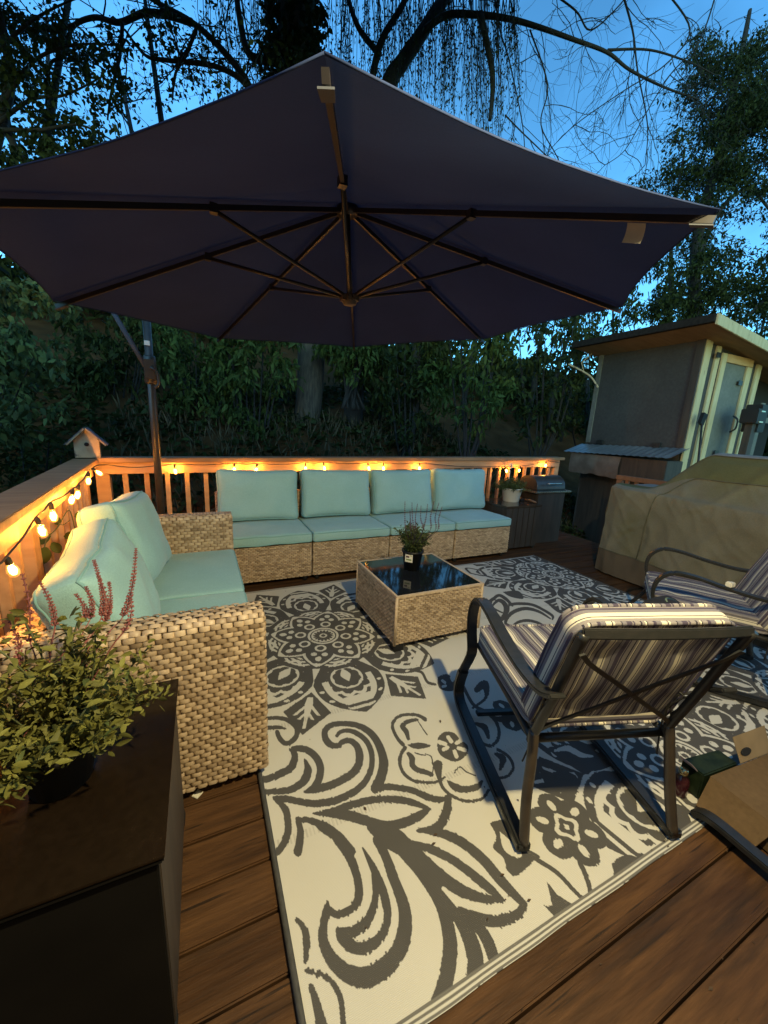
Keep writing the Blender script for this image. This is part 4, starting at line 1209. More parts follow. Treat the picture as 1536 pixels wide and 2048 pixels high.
# big hooked scroll
D_ = Src(540, 1700, 4.2667, 1.12)
D_.stroke([(900, -90), (960, 0), (1010, 110), (1050, 230), (1110, 380), (1150, 520), (1152, 670), (1115, 820), (1040, 940), (930, 1040), (800, 1090), (680, 1060), (575, 985), (495, 880), (455, 770), (455, 640), (480, 530), (488, 440)],
          [50, 70, 74, 80, 84, 96, 110, 124, 140, 160, 172, 150, 120, 96, 76, 64, 64, 20])
D_.stroke([(492, 505), (560, 548), (640, 535), (722, 480), (758, 400), (755, 300), (735, 200), (690, 80), (640, -20), (560, -120), (440, -210)], [60, 62, 62, 64, 66, 64, 62, 70, 80, 84, 84])
D_.stroke([(790, -20), (865, 120), (925, 260), (978, 400), (1000, 550), (972, 680), (905, 780), (810, 835), (700, 820), (615, 750), (580, 675)], [12, 50, 72, 66, 68, 74, 86, 110, 110, 84, 30])
D_.stroke([(585, 690), (690, 700), (790, 650), (860, 550), (895, 430), (900, 320), (880, 200)], [50, 92, 90, 66, 54, 50, 30])
D_.stroke([(930, 430), (945, 540), (905, 660), (840, 730), (750, 782)], [6, 46, 70, 60, 10], 0)
# motifs running off the left edge
D_.stroke([(225, 590), (295, 680), (312, 800), (305, 960)], [30, 56, 56, 34])
D_.stroke([(315, 1035), (420, 1058), (510, 1110), (575, 1200), (612, 1320), (625, 1500), (640, 1640)], [40, 46, 46, 44, 44, 46, 46])
D_.stroke([(350, 1160), (400, 1330), (440, 1485), (480, 1620)], [40, 70, 90, 90])

# six-petal flower by the near edge, its stems and leaves
G_ = Src(1000, 1500, 2.866)
ctr = G_.w(382, 440); flower(ctr.x - RX, ctr.y - RY, 0.122, 6, math.radians(20))
for pts in ([(275, 325), (300, 345)], [(388, 320), (385, 350)], [(228, 410), (275, 420)], [(480, 455), (545, 465)], [(352, 525), (350, 570)], [(475, 560), (508, 598)]): pass
G_.stroke([(455, 640), (495, 730), (530, 860), (545, 930)], 26)
G_.stroke([(215, 630), (330, 705), (420, 800), (500, 880)], [26, 24, 22, 20])
G_.shape([(268, 752), (330, 830), (410, 880), (460, 925), (390, 990), (330, 1000), (300, 940), (250, 890), (300, 890)], smooth=False)
G_.shape([(-60, 420), (10, 400), (60, 440), (130, 520), (150, 560), (230, 610), (190, 640), (100, 720), (40, 690), (20, 620), (-40, 560), (-20, 500)])
G_.shape([(0, 470), (60, 520), (120, 580), (110, 620), (40, 590), (10, 540)], 0)
G_.shape([(640, 650), (720, 600), (800, 618), (870, 640), (830, 690), (750, 735), (690, 765), (655, 720)])
G_.stroke([(580, 830), (600, 790), (640, 760), (690, 745)], 22)
# paisley leaves beyond the coffee table
K_ = Src(900, 1180, 5.12, 1.15)
K_.stroke([(610, 150), (700, 140), (840, 150), (960, 205), (1050, 265), (1050, 300)], [26, 26, 24, 24, 24, 16])
K_.stroke([(620, 370), (570, 340), (600, 265), (680, 210), (790, 190), (920, 225), (1030, 295)], [20, 28, 34, 34, 30, 24, 12])
K_.stroke([(610, 390), (700, 330), (800, 312), (900, 335), (990, 380)], [12, 26, 26, 24, 12])
K_.stroke([(360, 140), (430, 100), (500, 55), (570, 90), (640, 160)], [20, 30, 26, 30, 20])
K_.stroke([(430, 165), (500, 105), (565, 150), (570, 230), (520, 300), (450, 210)], [16, 30, 44, 44, 40, 30])
K_.shape([(540, 20), (700, 10), (750, 90), (620, 70)])
K_.shape([(1010, 150), (1100, 190), (1220, 260), (1100, 225)])
# fill the rest of the field (mostly hidden) with the same kind of sprays
for (cx, cy, R) in ((2.35, 0.62, 0.13), (2.75, 0.55, 0.11), (1.55, 1.15, 0.10), (1.75, 1.95, 0.11), (2.72, 1.05, 0.09), (1.35, 2.25, 0.09)):
    flower(cx, cy, R, 6, rng.random())
for (cx, cy, a) in ((1.95, 0.75, 0.4), (2.55, 0.30, 2.2), (1.25, 1.95, 1.2), (1.9, 1.55, 2.8), (2.05, 2.2, 0.2), (2.95, 0.75, 1.5)):
    for sgn in (-1, 1):
        pts = [(cx + 0.02 * math.cos(a) * i - sgn * 0.11 * math.sin(a) * math.sin(i * 0.45), cy + 0.02 * math.sin(a) * i + sgn * 0.11 * math.cos(a) * math.sin(i * 0.45)) for i in range(8)]
        C2 = smooth2(pts)
        for p_ in C2: fill([(p_[0] + 0.013 * math.cos(t), p_[1] + 0.013 * math.sin(t)) for t in np.linspace(0, 6.283, 9)[:-1]])
mandala(2.72, 0.10, math.radians(90), 0.62)

# woven steps: columns of weft push the printed edge to and fro
cols = np.arange(IW) // 3
offs = np.random.default_rng(3).normal(0, 0.75, cols.max() + 1)
blk = np.random.default_rng(4).normal(0, 0.9, (IH // 40 + 2, cols.max() + 1))
yy, xx = np.mgrid[0:IH, 0:IW]
src_y = np.clip(yy + (offs[cols][None, :] + blk[yy // 40, cols[xx]]).astype(int), 0, IH - 1)
MASK = MASK[src_y, xx]
# bound hem: three pale cords along the near and far edges
for k in range(5):
    y0, y1 = int(round((0.001 + k * 0.0050) * PXM)), int(round((0.001 + (k + 1) * 0.0050) * PXM))
    MASK[y0:y1] = 0.0 if k % 2 else 0.85
    MASK[IH - y1:IH - y0] = 0.0 if k % 2 else 0.85
# faint cross creases from folding
WEAR = np.zeros_like(MASK)
for yc in (0.50, 0.98, 1.46, 1.94):
    j = int(yc * PXM)
    t = ((np.arange(IW) // 4) % 2 == 0).astype(np.float32) * (np.random.default_rng(int(yc * 100)).random(IW) > 0.2)
    WEAR[j - 9:j + 9] = t[None, :] * 0.55
img = bpy.data.images.new('rug_print', IW, IH, float_buffer=False)
img.colorspace_settings.name = 'Non-Color'
buf = np.ones((IH, IW, 4), dtype=np.float32)
buf[..., 0] = MASK; buf[..., 1] = WEAR; buf[..., 2] = 0
img.pixels.foreach_set(buf.ravel()); img.update(); img.pack()

rm = bpy.data.materials.new('printed_rug'); rm.use_nodes = True
N_, L_ = rm.node_tree.nodes, rm.node_tree.links
bs_ = N_['Principled BSDF']; bs_.inputs['Roughness'].default_value = 0.75; bs_.inputs['Specular IOR Level'].default_value = 0.25
ti = N_.new('ShaderNodeTexImage'); ti.image = img; ti.interpolation = 'Linear'; ti.extension = 'EXTEND'
uvn = N_.new('ShaderNodeUVMap'); uvn.uv_map = 'UVMap'; L_.new(uvn.outputs[0], ti.inputs[0])
sp_ = N_.new('ShaderNodeSeparateColor'); L_.new(ti.outputs[0], sp_.inputs[0])
tco = N_.new('ShaderNodeTexCoord')
nz1 = N_.new('ShaderNodeTexNoise'); nz1.inputs['Scale'].default_value = 5; nz1.inputs['Detail'].default_value = 8; L_.new(tco.outputs['Object'], nz1.inputs[0])
lt = N_.new('ShaderNodeMix'); lt.data_type = 'RGBA'; lt.inputs[6].default_value = (0.53, 0.51, 0.455, 1); lt.inputs[7].default_value = (0.60, 0.575, 0.515, 1); L_.new(nz1.outputs[0], lt.inputs[0])
wr = N_.new('ShaderNodeMix'); wr.data_type = 'RGBA'; wr.inputs[7].default_value = (0.36, 0.34, 0.30, 1); L_.new(sp_.outputs[1], wr.inputs[0]); L_.new(lt.outputs[2], wr.inputs[6])
dk = N_.new('ShaderNodeMix'); dk.data_type = 'RGBA'; dk.inputs[6].default_value = (0.062, 0.058, 0.055, 1); dk.inputs[7].default_value = (0.095, 0.090, 0.084, 1); L_.new(nz1.outputs[0], dk.inputs[0])
mxr = N_.new('ShaderNodeMix'); mxr.data_type = 'RGBA'; L_.new(sp_.outputs[0], mxr.inputs[0]); L_.new(wr.outputs[2], mxr.inputs[6]); L_.new(dk.outputs[2], mxr.inputs[7])
L_.new(mxr.outputs[2], bs_.inputs['Base Color'])
wv = N_.new('ShaderNodeTexWave'); wv.inputs['Scale'].default_value = 95; wv.inputs['Distortion'].default_value = 1.2; wv.inputs['Detail'].default_value = 1; wv.bands_direction = 'Y'; L_.new(tco.outputs['Object'], wv.inputs[0])
nz2 = N_.new('ShaderNodeTexNoise'); nz2.inputs['Scale'].default_value = 160; L_.new(tco.outputs['Object'], nz2.inputs[0])
adn = N_.new('ShaderNodeMath'); L_.new(wv.outputs['Fac'], adn.inputs[0]); L_.new(nz2.outputs[0], adn.inputs[1])
bn_ = N_.new('ShaderNodeBump'); bn_.inputs['Strength'].default_value = 0.25; bn_.inputs['Distance'].default_value = 0.0015
L_.new(adn.outputs[0], bn_.inputs['Height']); L_.new(bn_.outputs[0], bs_.inputs['Normal'])

rug = thing('outdoor_rug', 'large cream outdoor rug with charcoal medallions and scrolls under the furniture', 'rug', (RX, RY, 0))


def rug_z(u, v):
    z = 0.0058 + 0.0012 * noise.noise(Vector((u * 4, v * 4, 0)))
    e = min(u, RW - u)
    return z + (0.004 * max(0, 1 - e / 0.05) * (0.5 + 0.5 * noise.noise(Vector((v * 6, 2, 0)))))


nu, nv = 90, 74
q = MB(); us, vs_ = np.linspace(0, RW, nu), np.linspace(0, RH, nv)
edge_w = lambda u: 0.004 * noise.noise(Vector((u * 5, 0, 0)))
q.grid([[Vector((RX + u, RY + v + (edge_w(u) if v == 0 else 0), rug_z(u, v))) for u in us] for v in vs_])
ro = q.build('rug_weave', rm, rug)
uvl = ro.data.uv_layers.new(name='UVMap')
li = np.zeros(len(ro.data.loops), dtype=np.int32); ro.data.loops.foreach_get('vertex_index', li)
uvs = np.stack([(li % nu) / (nu - 1), (li // nu) / (nv - 1)], 1).astype(np.float32)
uvl.data.foreach_set('uv', uvs.ravel())
M['binding'] = mat('rug_binding', (0.045, 0.044, 0.042), (0.065, 0.063, 0.06), scale=60, rough=0.7, bump=0.3)
q = MB(); q.tube([(RX - 0.004, RY + v, 0.008) for v in np.linspace(-0.002, RH, 40)], 0.0085, n=8); q.build('binding', M['binding'], rug)
q = MB(); q.tube([(RX + RW + 0.004, RY + v, 0.008) for v in np.linspace(-0.002, RH, 40)], 0.0085, n=8); q.build('binding', M['binding'], rug)

# ================================================================== ROCKING CHAIRS
stripe = bpy.data.materials.new('striped_fabric'); stripe.use_nodes = True
N_, L_ = stripe.node_tree.nodes, stripe.node_tree.links
bs_ = N_['Principled BSDF']; bs_.inputs['Roughness'].default_value = 0.85; bs_.inputs['Specular IOR Level'].default_value = 0.2
tco = N_.new('ShaderNodeTexCoord'); sx_ = N_.new('ShaderNodeSeparateXYZ'); L_.new(tco.outputs['Object'], sx_.inputs[0])
nzs = N_.new('ShaderNodeTexNoise'); nzs.inputs['Scale'].default_value = 6; L_.new(tco.outputs['Object'], nzs.inputs[0])
wob = N_.new('ShaderNodeMath'); wob.operation = 'MULTIPLY_ADD'; wob.inputs[1].default_value = 0.010; L_.new(nzs.outputs[0], wob.inputs[0]); L_.new(sx_.outputs[0], wob.inputs[2])
ms = N_.new('ShaderNodeMath'); ms.operation = 'MULTIPLY'; ms.inputs[1].default_value = 1 / 0.118; L_.new(wob.outputs[0], ms.inputs[0])
fr = N_.new('ShaderNodeMath'); fr.operation = 'FRACT'; L_.new(ms.outputs[0], fr.inputs[0])
rp = N_.new('ShaderNodeValToRGB'); rp.color_ramp.interpolation = 'CONSTANT'; L_.new(fr.outputs[0], rp.inputs[0])
cream, taupe, plum, grey, dark = (0.60, 0.55, 0.44), (0.22, 0.20, 0.205), (0.060, 0.050, 0.080), (0.16, 0.15, 0.175), (0.026, 0.024, 0.038)
seq = [(0.0, cream), (0.10, plum), (0.125, cream), (0.16, taupe), (0.27, dark), (0.29, grey), (0.37, plum), (0.47, taupe), (0.49, plum), (0.52, taupe), (0.62, dark), (0.65, taupe), (0.70, cream), (0.73, dark), (0.75, taupe), (0.84, plum), (0.90, grey)]
els = rp.color_ramp.elements
for i, (p_, c_) in enumerate(seq):
    e = els[i] if i < 2 else els.new(p_)
    e.position = p_; e.color = (*c_, 1)
L_.new(rp.outputs[0], bs_.inputs['Base Color'])
nf = N_.new('ShaderNodeTexNoise'); nf.inputs['Scale'].default_value = 420; L_.new(tco.outputs['Object'], nf.inputs[0])
bn_ = N_.new('ShaderNodeBump'); bn_.inputs['Strength'].default_value = 0.25; bn_.inputs['Distance'].default_value = 0.003; L_.new(nf.outputs[0], bn_.inputs['Height']); L_.new(bn_.outputs[0], bs_.inputs['Normal'])
# the same cloth run lengthwise round the cushion edge: bands follow the edge
stripe_b = stripe.copy(); stripe_b.name = 'striped_boxing'
for nd in stripe_b.node_tree.nodes:
    if nd.type == 'MATH' and nd.operation == 'MULTIPLY_ADD':
        sxn = next(n_ for n_ in stripe_b.node_tree.nodes if n_.type == 'SEPXYZ')
        stripe_b.node_tree.links.new(sxn.outputs[2], nd.inputs[2]); nd.inputs[1].default_value = 0.004
pipe_m = stripe.copy(); pipe_m.name = 'striped_piping'
for nd in pipe_m.node_tree.nodes:
    if nd.type == 'MATH' and nd.operation == 'MULTIPLY': nd.inputs[1].default_value = 1 / 0.16


def soft_slab(sx, sy, sz, r, crown, seed, name, two_mats=True):
    """cushion: top/bottom in one mesh, boxing (edge band) in another, piping in a third"""
    hx, hy, hz = sx / 2, sy / 2, sz / 2
    nx, ny = 26, 26
    X = np.sin(np.linspace(-1, 1, nx) * np.pi / 2); Y = np.sin(np.linspace(-1, 1, ny) * np.pi / 2)

    def plan(x, y):
        q_ = Vector((x * hx, y * hy, 0)); inn = Vector((max(-hx + r, min(hx - r, q_.x)), max(-hy + r, min(hy - r, q_.y)), 0)); d = q_ - inn
        return inn + d.normalized() * min(r, d.length) if d.length > 1e-9 else q_

    def P(x, y, s):
        p = plan(x, y); k = max(0, 1 - abs(x) ** 3) * max(0, 1 - abs(y) ** 3)
        tuft = 0.010 * sum(math.exp(-((p.x - tx) ** 2 + (p.y - ty) ** 2) / 0.0016) for tx in (-sx / 4, sx / 4) for ty in (-sy / 4, sy / 4))
        p.z = s * (hz + crown * k - tuft * (1 if s > 0 else 0.5)) + 0.004 * noise.noise(Vector((p.x * 8 + seed, p.y * 8, s)))
        return p
    a = MB()
    a.grid([[P(x, y, 1) for x in X] for y in Y]); a.grid([[P(x, y, -1) for x in X] for y in Y[::-1]])
    ring = [(t, -1) for t in X[:-1]] + [(1, t) for t in Y[:-1]] + [(t, 1) for t in X[::-1][:-1]] + [(-1, t) for t in Y[::-1][:-1]]
    b_ = MB()
    rows = []
    for s in np.linspace(-1, 1, 7):
        row = []
        for (x, y) in ring:
            p = P(x, y, 1); p.z = P(x, y, 1).z * max(s, 0) - abs(P(x, y, -1).z) * max(-s, 0)
            n_ = Vector((x if abs(x) == 1 else 0, y if abs(y) == 1 else 0, 0)); p += n_.normalized() * 0.006 * (1 - s * s)
            row.append(p)
        rows.append(row)
    b_.grid(rows, closed_u=True)
    c_ = MB()
    for s in (1, -1):
        rg = [P(x, y, s) for (x, y) in ring]; rg.append(rg[0]); c_.tube(rg, 0.0065, n=6, caps=False)
    return a.mesh(name, stripe), b_.mesh(name + '_boxing', stripe_b), c_.mesh(name + '_piping', pipe_m)


def rocking_chair(label, loc, rz):
    t = thing('patio_chair', label, 'chair', loc, rz, 'dark metal patio chairs with striped cushions')
    W = 0.522
    side_pts = catmull([(0, -0.012, 0.030), (0, 0.25, 0.024), (0, 0.58, 0.024), (0, 0.665, 0.045), (0, 0.675, 0.10), (0, 0.640, 0.20), (0, 0.588, 0.290), (0, 0.565, 0.350), (0, 0.590, 0.42), (0, 0.602, 0.49), (0, 0.585, 0.56), (0, 0.53, 0.604), (0, 0.44, 0.604), (0, 0.30, 0.575), (0, 0.15, 0.555), (0, 0.02, 0.565), (0, -0.05, 0.60)], 5)
    lower = [p for p in side_pts if True]
    split = 26
    for x in (0.0, W):
        s = 1 if x == 0 else -1
        q = MB(); q.strap([Vector((x, p.y, p.z)) for p in lower[:split]], (1, 0, 0), 0.046, 0.030); q.build('base_runner', M['metal'], t, local=True, bevel=0.006)
        q = MB(); q.strap([Vector((x, p.y, p.z)) for p in lower[split - 1:56]], (1, 0, 0), 0.044, 0.016); q.build('front_leg', M['metal'], t, local=True, bevel=0.004)
        q = MB(); q.strap([Vector((x, p.y, p.z)) for p in lower[55:]], (1, 0, 0), 0.050, 0.014); q.build('armrest', M['metal'], t, local=True, bevel=0.004)
        q = MB(); q.tube(catmull([(x + 0.004 * s, 0.0, 0.030), (x + 0.012 * s, 0.035, 0.16), (x + 0.022 * s, 0.055, 0.28), (x + 0.028 * s, 0.075, 0.38)], 5), 0.0165, n=10); q.build('rear_leg', M['metalwarm'], t, local=True)
        q = MB(); q.tube(catmull([(x + 0.030 * s, 0.09, 0.33), (x + 0.028 * s, 0.02, 0.52), (x + 0.026 * s, -0.035, 0.68), (x + 0.022 * s, -0.078, 0.80)], 5), 0.014, n=10); q.build('back_frame', M['metal'], t, local=True)
        q = MB(); q.tube(catmull([(x + 0.030 * s, 0.09, 0.345), (x + 0.030 * s, 0.30, 0.362), (x + 0.030 * s, 0.57, 0.372)], 5), 0.013, n=8); q.build('seat_rail', M['metal'], t, local=True)
    q = MB(); q.tube([(0.03, 0.57, 0.372), (W - 0.03, 0.57, 0.372)], 0.013, n=8); q.build('seat_rail', M['metal'], t, local=True)
    q = MB(); q.tube([(0.03, 0.09, 0.338), (W - 0.03, 0.09, 0.338)], 0.014, n=8); q.build('seat_rail', M['metal'], t, local=True)
    q = MB(); q.strap(catmull([(0.018, -0.076, 0.80), (W * 0.25, -0.092, 0.806), (W * 0.5, -0.098, 0.808), (W * 0.75, -0.092, 0.806), (W - 0.018, -0.076, 0.80)], 5), (0, 0.25, 1), 0.028, 0.013); q.build('top_rail', M['metal'], t, local=True, bevel=0.004)
    q = MB(); q.box((0.05, 0.545, 0.025), (W - 0.05, 0.575, 0.045)); q.build('cross_bar', M['metal'], t, local=True, bevel=0.004)
    # crossed curved straps behind the cushion
    for sgn in (-1, 1):
        q = MB(); pts = []
        for k in range(13):
            a = k / 12
            pts.append((W / 2 + sgn * (W / 2 - 0.03) * math.cos(math.pi * a) * (1 - 0.35 * math.sin(math.pi * a)), -0.060 + 0.145 * (1 - a) - 0.014, 0.74 - 0.36 * (1 - a)))
        q.strap(pts, (1, 0, 0.3 * sgn), 0.016, 0.006); q.build('back_strap', M['metal'], t, local=True)
    a_, b_, c_ = soft_slab(W - 0.055, 0.50, 0.060, 0.045, 0.012, 3, 'seat_cushion')
    o = link('seat_cushion', a_, t, (W / 2, 0.345, 0.412)); o.rotation_euler = (0.02, 0, 0); link('boxing', b_, o); link('piping', c_, o)
    a_, b_, c_ = soft_slab(W - 0.045, 0.470, 0.062, 0.05, 0.010, 8, 'back_cushion')
    lean = math.atan2(0.168, 0.47)
    o = link('back_cushion', a_, t, (W / 2, 0.060, 0.600)); o.rotation_euler = (math.pi / 2 + lean, 0, 0); link('boxing', b_, o); link('piping', c_, o)
    for x, sgn in ((0.03, 1), (W - 0.03, -1)):
        q = MB()
        for k in range(3):
            q.tube(catmull([(x, 0.055 + 0.01 * k, 0.42), (x - sgn * 0.012 * k, 0.04 - 0.012 * k, 0.50 + 0.02 * k), (x + sgn * 0.02, 0.075, 0.50 - 0.03 * k), (x - sgn * 0.01, 0.06 + 0.02 * k, 0.34 - 0.05 * k)], 5), 0.0028, n=5)
        q.build('tie_string', M['cord'], t, local=True)
    return t


rocking_chair('dark metal chair with striped cushions, seen from behind in front', (0.848, 0.651, 0.0), math.radians(-18.6))
rocking_chair('striped patio chair partly cut off at the right edge, facing the coffee table', (2.524, 0.636, 0.0), math.radians(34.4))

# ================================================================== COVERED GRILL
gc = thing('covered_grill', 'big barbecue grill under a tan fabric cover on the right of the deck', 'covered grill', (3.45, 1.5, 0))


def hood(y):
    def st(a, b_, x): x = min(1, max(0, (x - a) / (b_ - a))); return x * x * (3 - 2 * x)
    return st(2.10, 1.72, y) * st(0.62, 0.90, y) if y > 1.3 else st(0.60, 0.85, y)


GY0, GY1 = 0.42, 2.36


def gsec(y, s):
    """s 0..1: front hem -> front -> hood slope -> top -> back"""
    h = hood(y)
    e = min(1, (GY1 - y) / 0.10, (y - GY0) / 0.10)
    zt = 0.865 - 0.02 * (1 - e) + h * (1.205 - 0.865)
    xf = 3.47 + 0.03 * (1 - e)
    pts = [(xf - 0.02, 0.02), (xf - 0.01, 0.20), (xf, 0.50), (xf + 0.015, 0.80 - 0.02 * h), (xf + 0.05 + 0.02 * h, 0.845 + 0.01 * h), (xf + 0.10 + 0.10 * h, 0.862 + 0.16 * h),
           (xf + 0.16 + 0.16 * h, 0.866 + 0.285 * h), (xf + 0.25 + 0.14 * h, zt), (xf + 0.48, zt + 0.004), (xf + 0.60, zt - 0.02), (xf + 0.66, zt - 0.10), (xf + 0.67, 0.45), (xf + 0.68, 0.02)]
    k = s * (len(pts) - 1); i = min(int(k), len(pts) - 2); f_ = k - i
    p0, p1, p2, p3 = pts[max(i - 1, 0)], pts[i], pts[i + 1], pts[min(i + 2, len(pts) - 1)]
    q_ = [0.5 * (2 * b2 + (c2 - a2) * f_ + (2 * a2 - 5 * b2 + 4 * c2 - d2) * f_ ** 2 + (3 * b2 - a2 - 3 * c2 + d2) * f_ ** 3) for a2, b2, c2, d2 in zip(p0, p1, p2, p3)]
    z = q_[1]
    n1 = noise.noise(Vector((y * 2.2, z * 3.0, 4.0))); n2 = noise.noise(Vector((y * 6 + z * 4, z * 2.0 - y, 9.0)))
    rg = 1 - abs(noise.noise(Vector((y * 3.2 + z * 2.4, z * 1.6 - y * 0.8, 21.0)))) * 2.2
    rg2 = 1 - abs(noise.noise(Vector((y * 6.5 - z * 5.0, z * 4.0, 33.0)))) * 2.2
    fold = 0.034 * n1 + 0.016 * n2 - 0.030 * max(0, rg - 0.55) - 0.018 * max(0, rg2 - 0.6) + 0.014 * math.sin(y * 14 + z * 3) * max(0, 0.7 - z)
    x = q_[0] + fold * (1 if s < 0.5 else 0.4)
    return Vector((x, y + 0.015 * n2, max(0.012, z + 0.012 * n1 * min(1, z * 3))))


ys = np.concatenate([np.linspace(GY0, 1.0, 14), np.linspace(1.03, 2.28, 84), np.linspace(2.29, GY1, 6)])


def part(s0, s1, n): return [[gsec(y, s) for s in np.linspace(s0, s1, n)] for y in ys]


def endcap(q, y, s0, s1, n, flip):
    c0 = [gsec(y, s) for s in np.linspace(s0, s1, n)]
    rows = []
    for t in np.linspace(0, 1, 8):
        row = []
        for i, p in enumerate(c0):
            tgt = Vector((3.80, y, p.z * 0.97)); pp_ = p.lerp(tgt, t); pp_.y += (0.035 * math.sin(t * math.pi / 2) + 0.02 * noise.noise(Vector((pp_.x * 4, pp_.z * 4, 3)))) * flip
            row.append(pp_)
        rows.append(row)
    q.grid(rows)


SH, ST0, ST1 = 0.095, 0.545, 0.80


def band_lo(y):
    """lower edge of the olive band: level along the hood, curving down at the far end"""
    t = max(0.0, (y - 1.72) / 0.26)
    return 0.405 - 0.31 * (1 - math.sqrt(max(0.0, 1 - min(t, 1.0) ** 2)))


arch = [(y, band_lo(y)) for y in np.linspace(GY0, 1.72, 30)] + [(1.72 + 0.26 * math.sin(a), 0.405 - 0.31 * (1 - math.cos(a))) for a in np.linspace(0.1, math.pi / 2, 12)]
q = MB(); q.grid([[gsec(y, SH + (0.405 - SH) * t) for t in np.linspace(0, 1, 54)] for y in ys]); q.grid(part(ST1, 1, 14)); endcap(q, GY1, SH, 1.0, 40, 1); endcap(q, GY0, SH, 1.0, 40, -1); q.build('cover', M['tan'], gc)
q = MB(); q.grid(part(ST0, ST1, 18)); q.build('top_panel', M['taupe'], gc)
q = MB(); q.grid(part(0.405, ST0, 12)); q.build('side_band', M['olive'], gc)
q = MB(); q.grid(part(0, SH, 6)); endcap(q, GY1, 0, SH, 6, 1); q.build('hem', M['tandark'], gc)
q = MB()
for s in (SH, ST0):
    q.tube([gsec(y, s) + Vector((-0.003, 0, 0.002)) for y in ys], 0.004, n=5, caps=False)
q.tube([gsec(y, s) + Vector((-0.004, 0, 0.001)) for (y, s) in arch], 0.0045, n=5)
q.build('seam', M['seam'], gc)

# brown wooden chair half hidden behind the cover
wc = thing('wooden_chair', 'brown wooden armchair mostly hidden behind the covered grill', 'chair', (4.20, 2.55, 0))
for (x, y, h) in ((4.18, 2.72, 0.84), (4.18, 2.24, 0.84), (4.36, 2.72, 0.60), (4.36, 2.24, 0.60)):
    q = MB(); q.box((x - 0.025, y - 0.03, 0), (x + 0.025, y + 0.03, h)); q.build('leg', M['brownwood'], wc, bevel=0.004)
q = MB(); q.box((4.155, 2.20, 0.842), (4.21, 2.76, 0.89)); q.build('top_rail', M['brownwood'], wc, bevel=0.004)
q = MB(); q.box((4.206, 2.20, 0.36), (4.39, 2.20 + 0.008, 0.42)); q.box((4.15, 2.21, 0.42), (4.40, 2.75, 0.445)); q.build('seat', M['brownwood'], wc, bevel=0.004)
for yy in (2.34, 2.44, 2.54, 2.64):
    q = MB(); q.box((4.172, yy - 0.02, 0.447), (4.188, yy + 0.02, 0.84)); q.build('slat', M['brownwood'], wc)

# ================================================================== SMALL THINGS AT THE RIGHT EDGE
zc = 0.105
A_c, B_c, C_c = onz(1396, 1610, zc), onz(1424, 1556, zc), onz(1512, 1522, zc)
ue = (C_c - B_c); ue.z = 0; ue.normalize(); ve = Vector((ue.y, -ue.x, 0))        # ue along the far edge, ve towards the viewer
wd_ = 0.20; ln_ = 0.36
cb = thing('cardboard_box', 'brown cardboard box with drooping flap and raised flap with hand hole by the rug corner', 'box', (B_c.x, B_c.y, 0.008))
Z0 = Vector((0, 0, 1))
def cpt(u, v, z): return Vector((B_c.x, B_c.y, 0)) + ue * u + ve * v + Z0 * z
def wall(name, u0, v0, u1, v1, z0, z1, mt, th=0.005):
    q = MB(); n_ = Vector((-(ue * (u1 - u0) + ve * (v1 - v0)).y, (ue * (u1 - u0) + ve * (v1 - v0)).x, 0)).normalized() * th
    q.poly([cpt(u0, v0, z0), cpt(u1, v1, z0), cpt(u1, v1, z1), cpt(u0, v0, z1)], n_); return q.build(name, M[mt], cb)
wall('side', 0, 0, ln_, 0, 0.008, zc, 'card'); wall('side', ln_, 0.006, ln_, wd_, 0.008, zc, 'card'); wall('side', ln_, wd_, 0, wd_, 0.008, zc, 'card'); wall('side', 0, wd_ - 0.006, 0, 0.006, 0.008, zc, 'card')
q = MB(); q.poly([cpt(-0.004, -0.004, zc + 0.001), cpt(ln_, -0.004, zc + 0.002), cpt(ln_, wd_, zc - 0.004), cpt(-0.004, wd_, zc + 0.0)], (0, 0, 0.004)); q.build('lid', M['card'], cb)
q = MB(); q.poly([cpt(-0.006, -0.002, zc + 0.003), cpt(-0.006, wd_ - 0.01, zc + 0.001), cpt(-0.075, wd_ - 0.03, 0.022), cpt(-0.085, 0.015, 0.028)], (0, 0, 0.004)); q.build('flap', M['card'], cb)
q = MB(); q.poly([cpt(0.17, -0.006, zc + 0.004), cpt(ln_, -0.006, zc + 0.004), cpt(ln_ + 0.01, -0.05, zc + 0.085), cpt(0.175, -0.05, zc + 0.080)], (0, 0, 0.004)); q.build('flap', M['cardedge'], cb)
hc_ = [(0.215 + 0.030 * math.cos(a), 0.030 + 0.011 * math.sin(a)) for a in np.linspace(0, 2 * np.pi, 16)[:-1]]
q = MB(); q.poly([cpt(u, -0.006 - 0.044 * w / 0.08 + 0.003, zc + 0.007 + w) for (u, w) in hc_], ve * 0.002); q.build('hand_hole', M['hole'], cb)
q = MB(); q.poly([cpt(0.20 + 0.05 * (1 + .12 * math.sin(3 * a)) * math.cos(a), 0.12 + 0.045 * math.sin(a), zc + 0.006) for a in np.linspace(0, 2 * np.pi, 18)[:-1]], (0, 0, 0.002)); q.build('dark_tear', M['hole'], cb)
gp = thing('drink_carton', 'dark green printed carton lying along the far side of the cardboard box', 'carton', (B_c.x, B_c.y, 0.008))
q = MB(); q.poly([cpt(-0.03, -0.085, 0.010), cpt(0.16, -0.075, 0.010), cpt(0.16, -0.010, 0.010), cpt(-0.03, -0.010, 0.010)], (0, 0, 0.105)); q.build('carton_body', M['greenprint'], gp, bevel=0.004)
q = MB(); q.poly([cpt(-0.032, -0.080, 0.112), cpt(-0.032, -0.030, 0.112), cpt(-0.065, -0.034, 0.145), cpt(-0.065, -0.076, 0.145)], (0, 0, 0.003)); q.build('flap', M['lilac'], gp)
pbt = cpt(-0.072, -0.050, 0)
bt = thing('bottle', 'dark red bottle with gold cap standing beside the green carton', 'bottle', (pbt.x, pbt.y, 0.008))
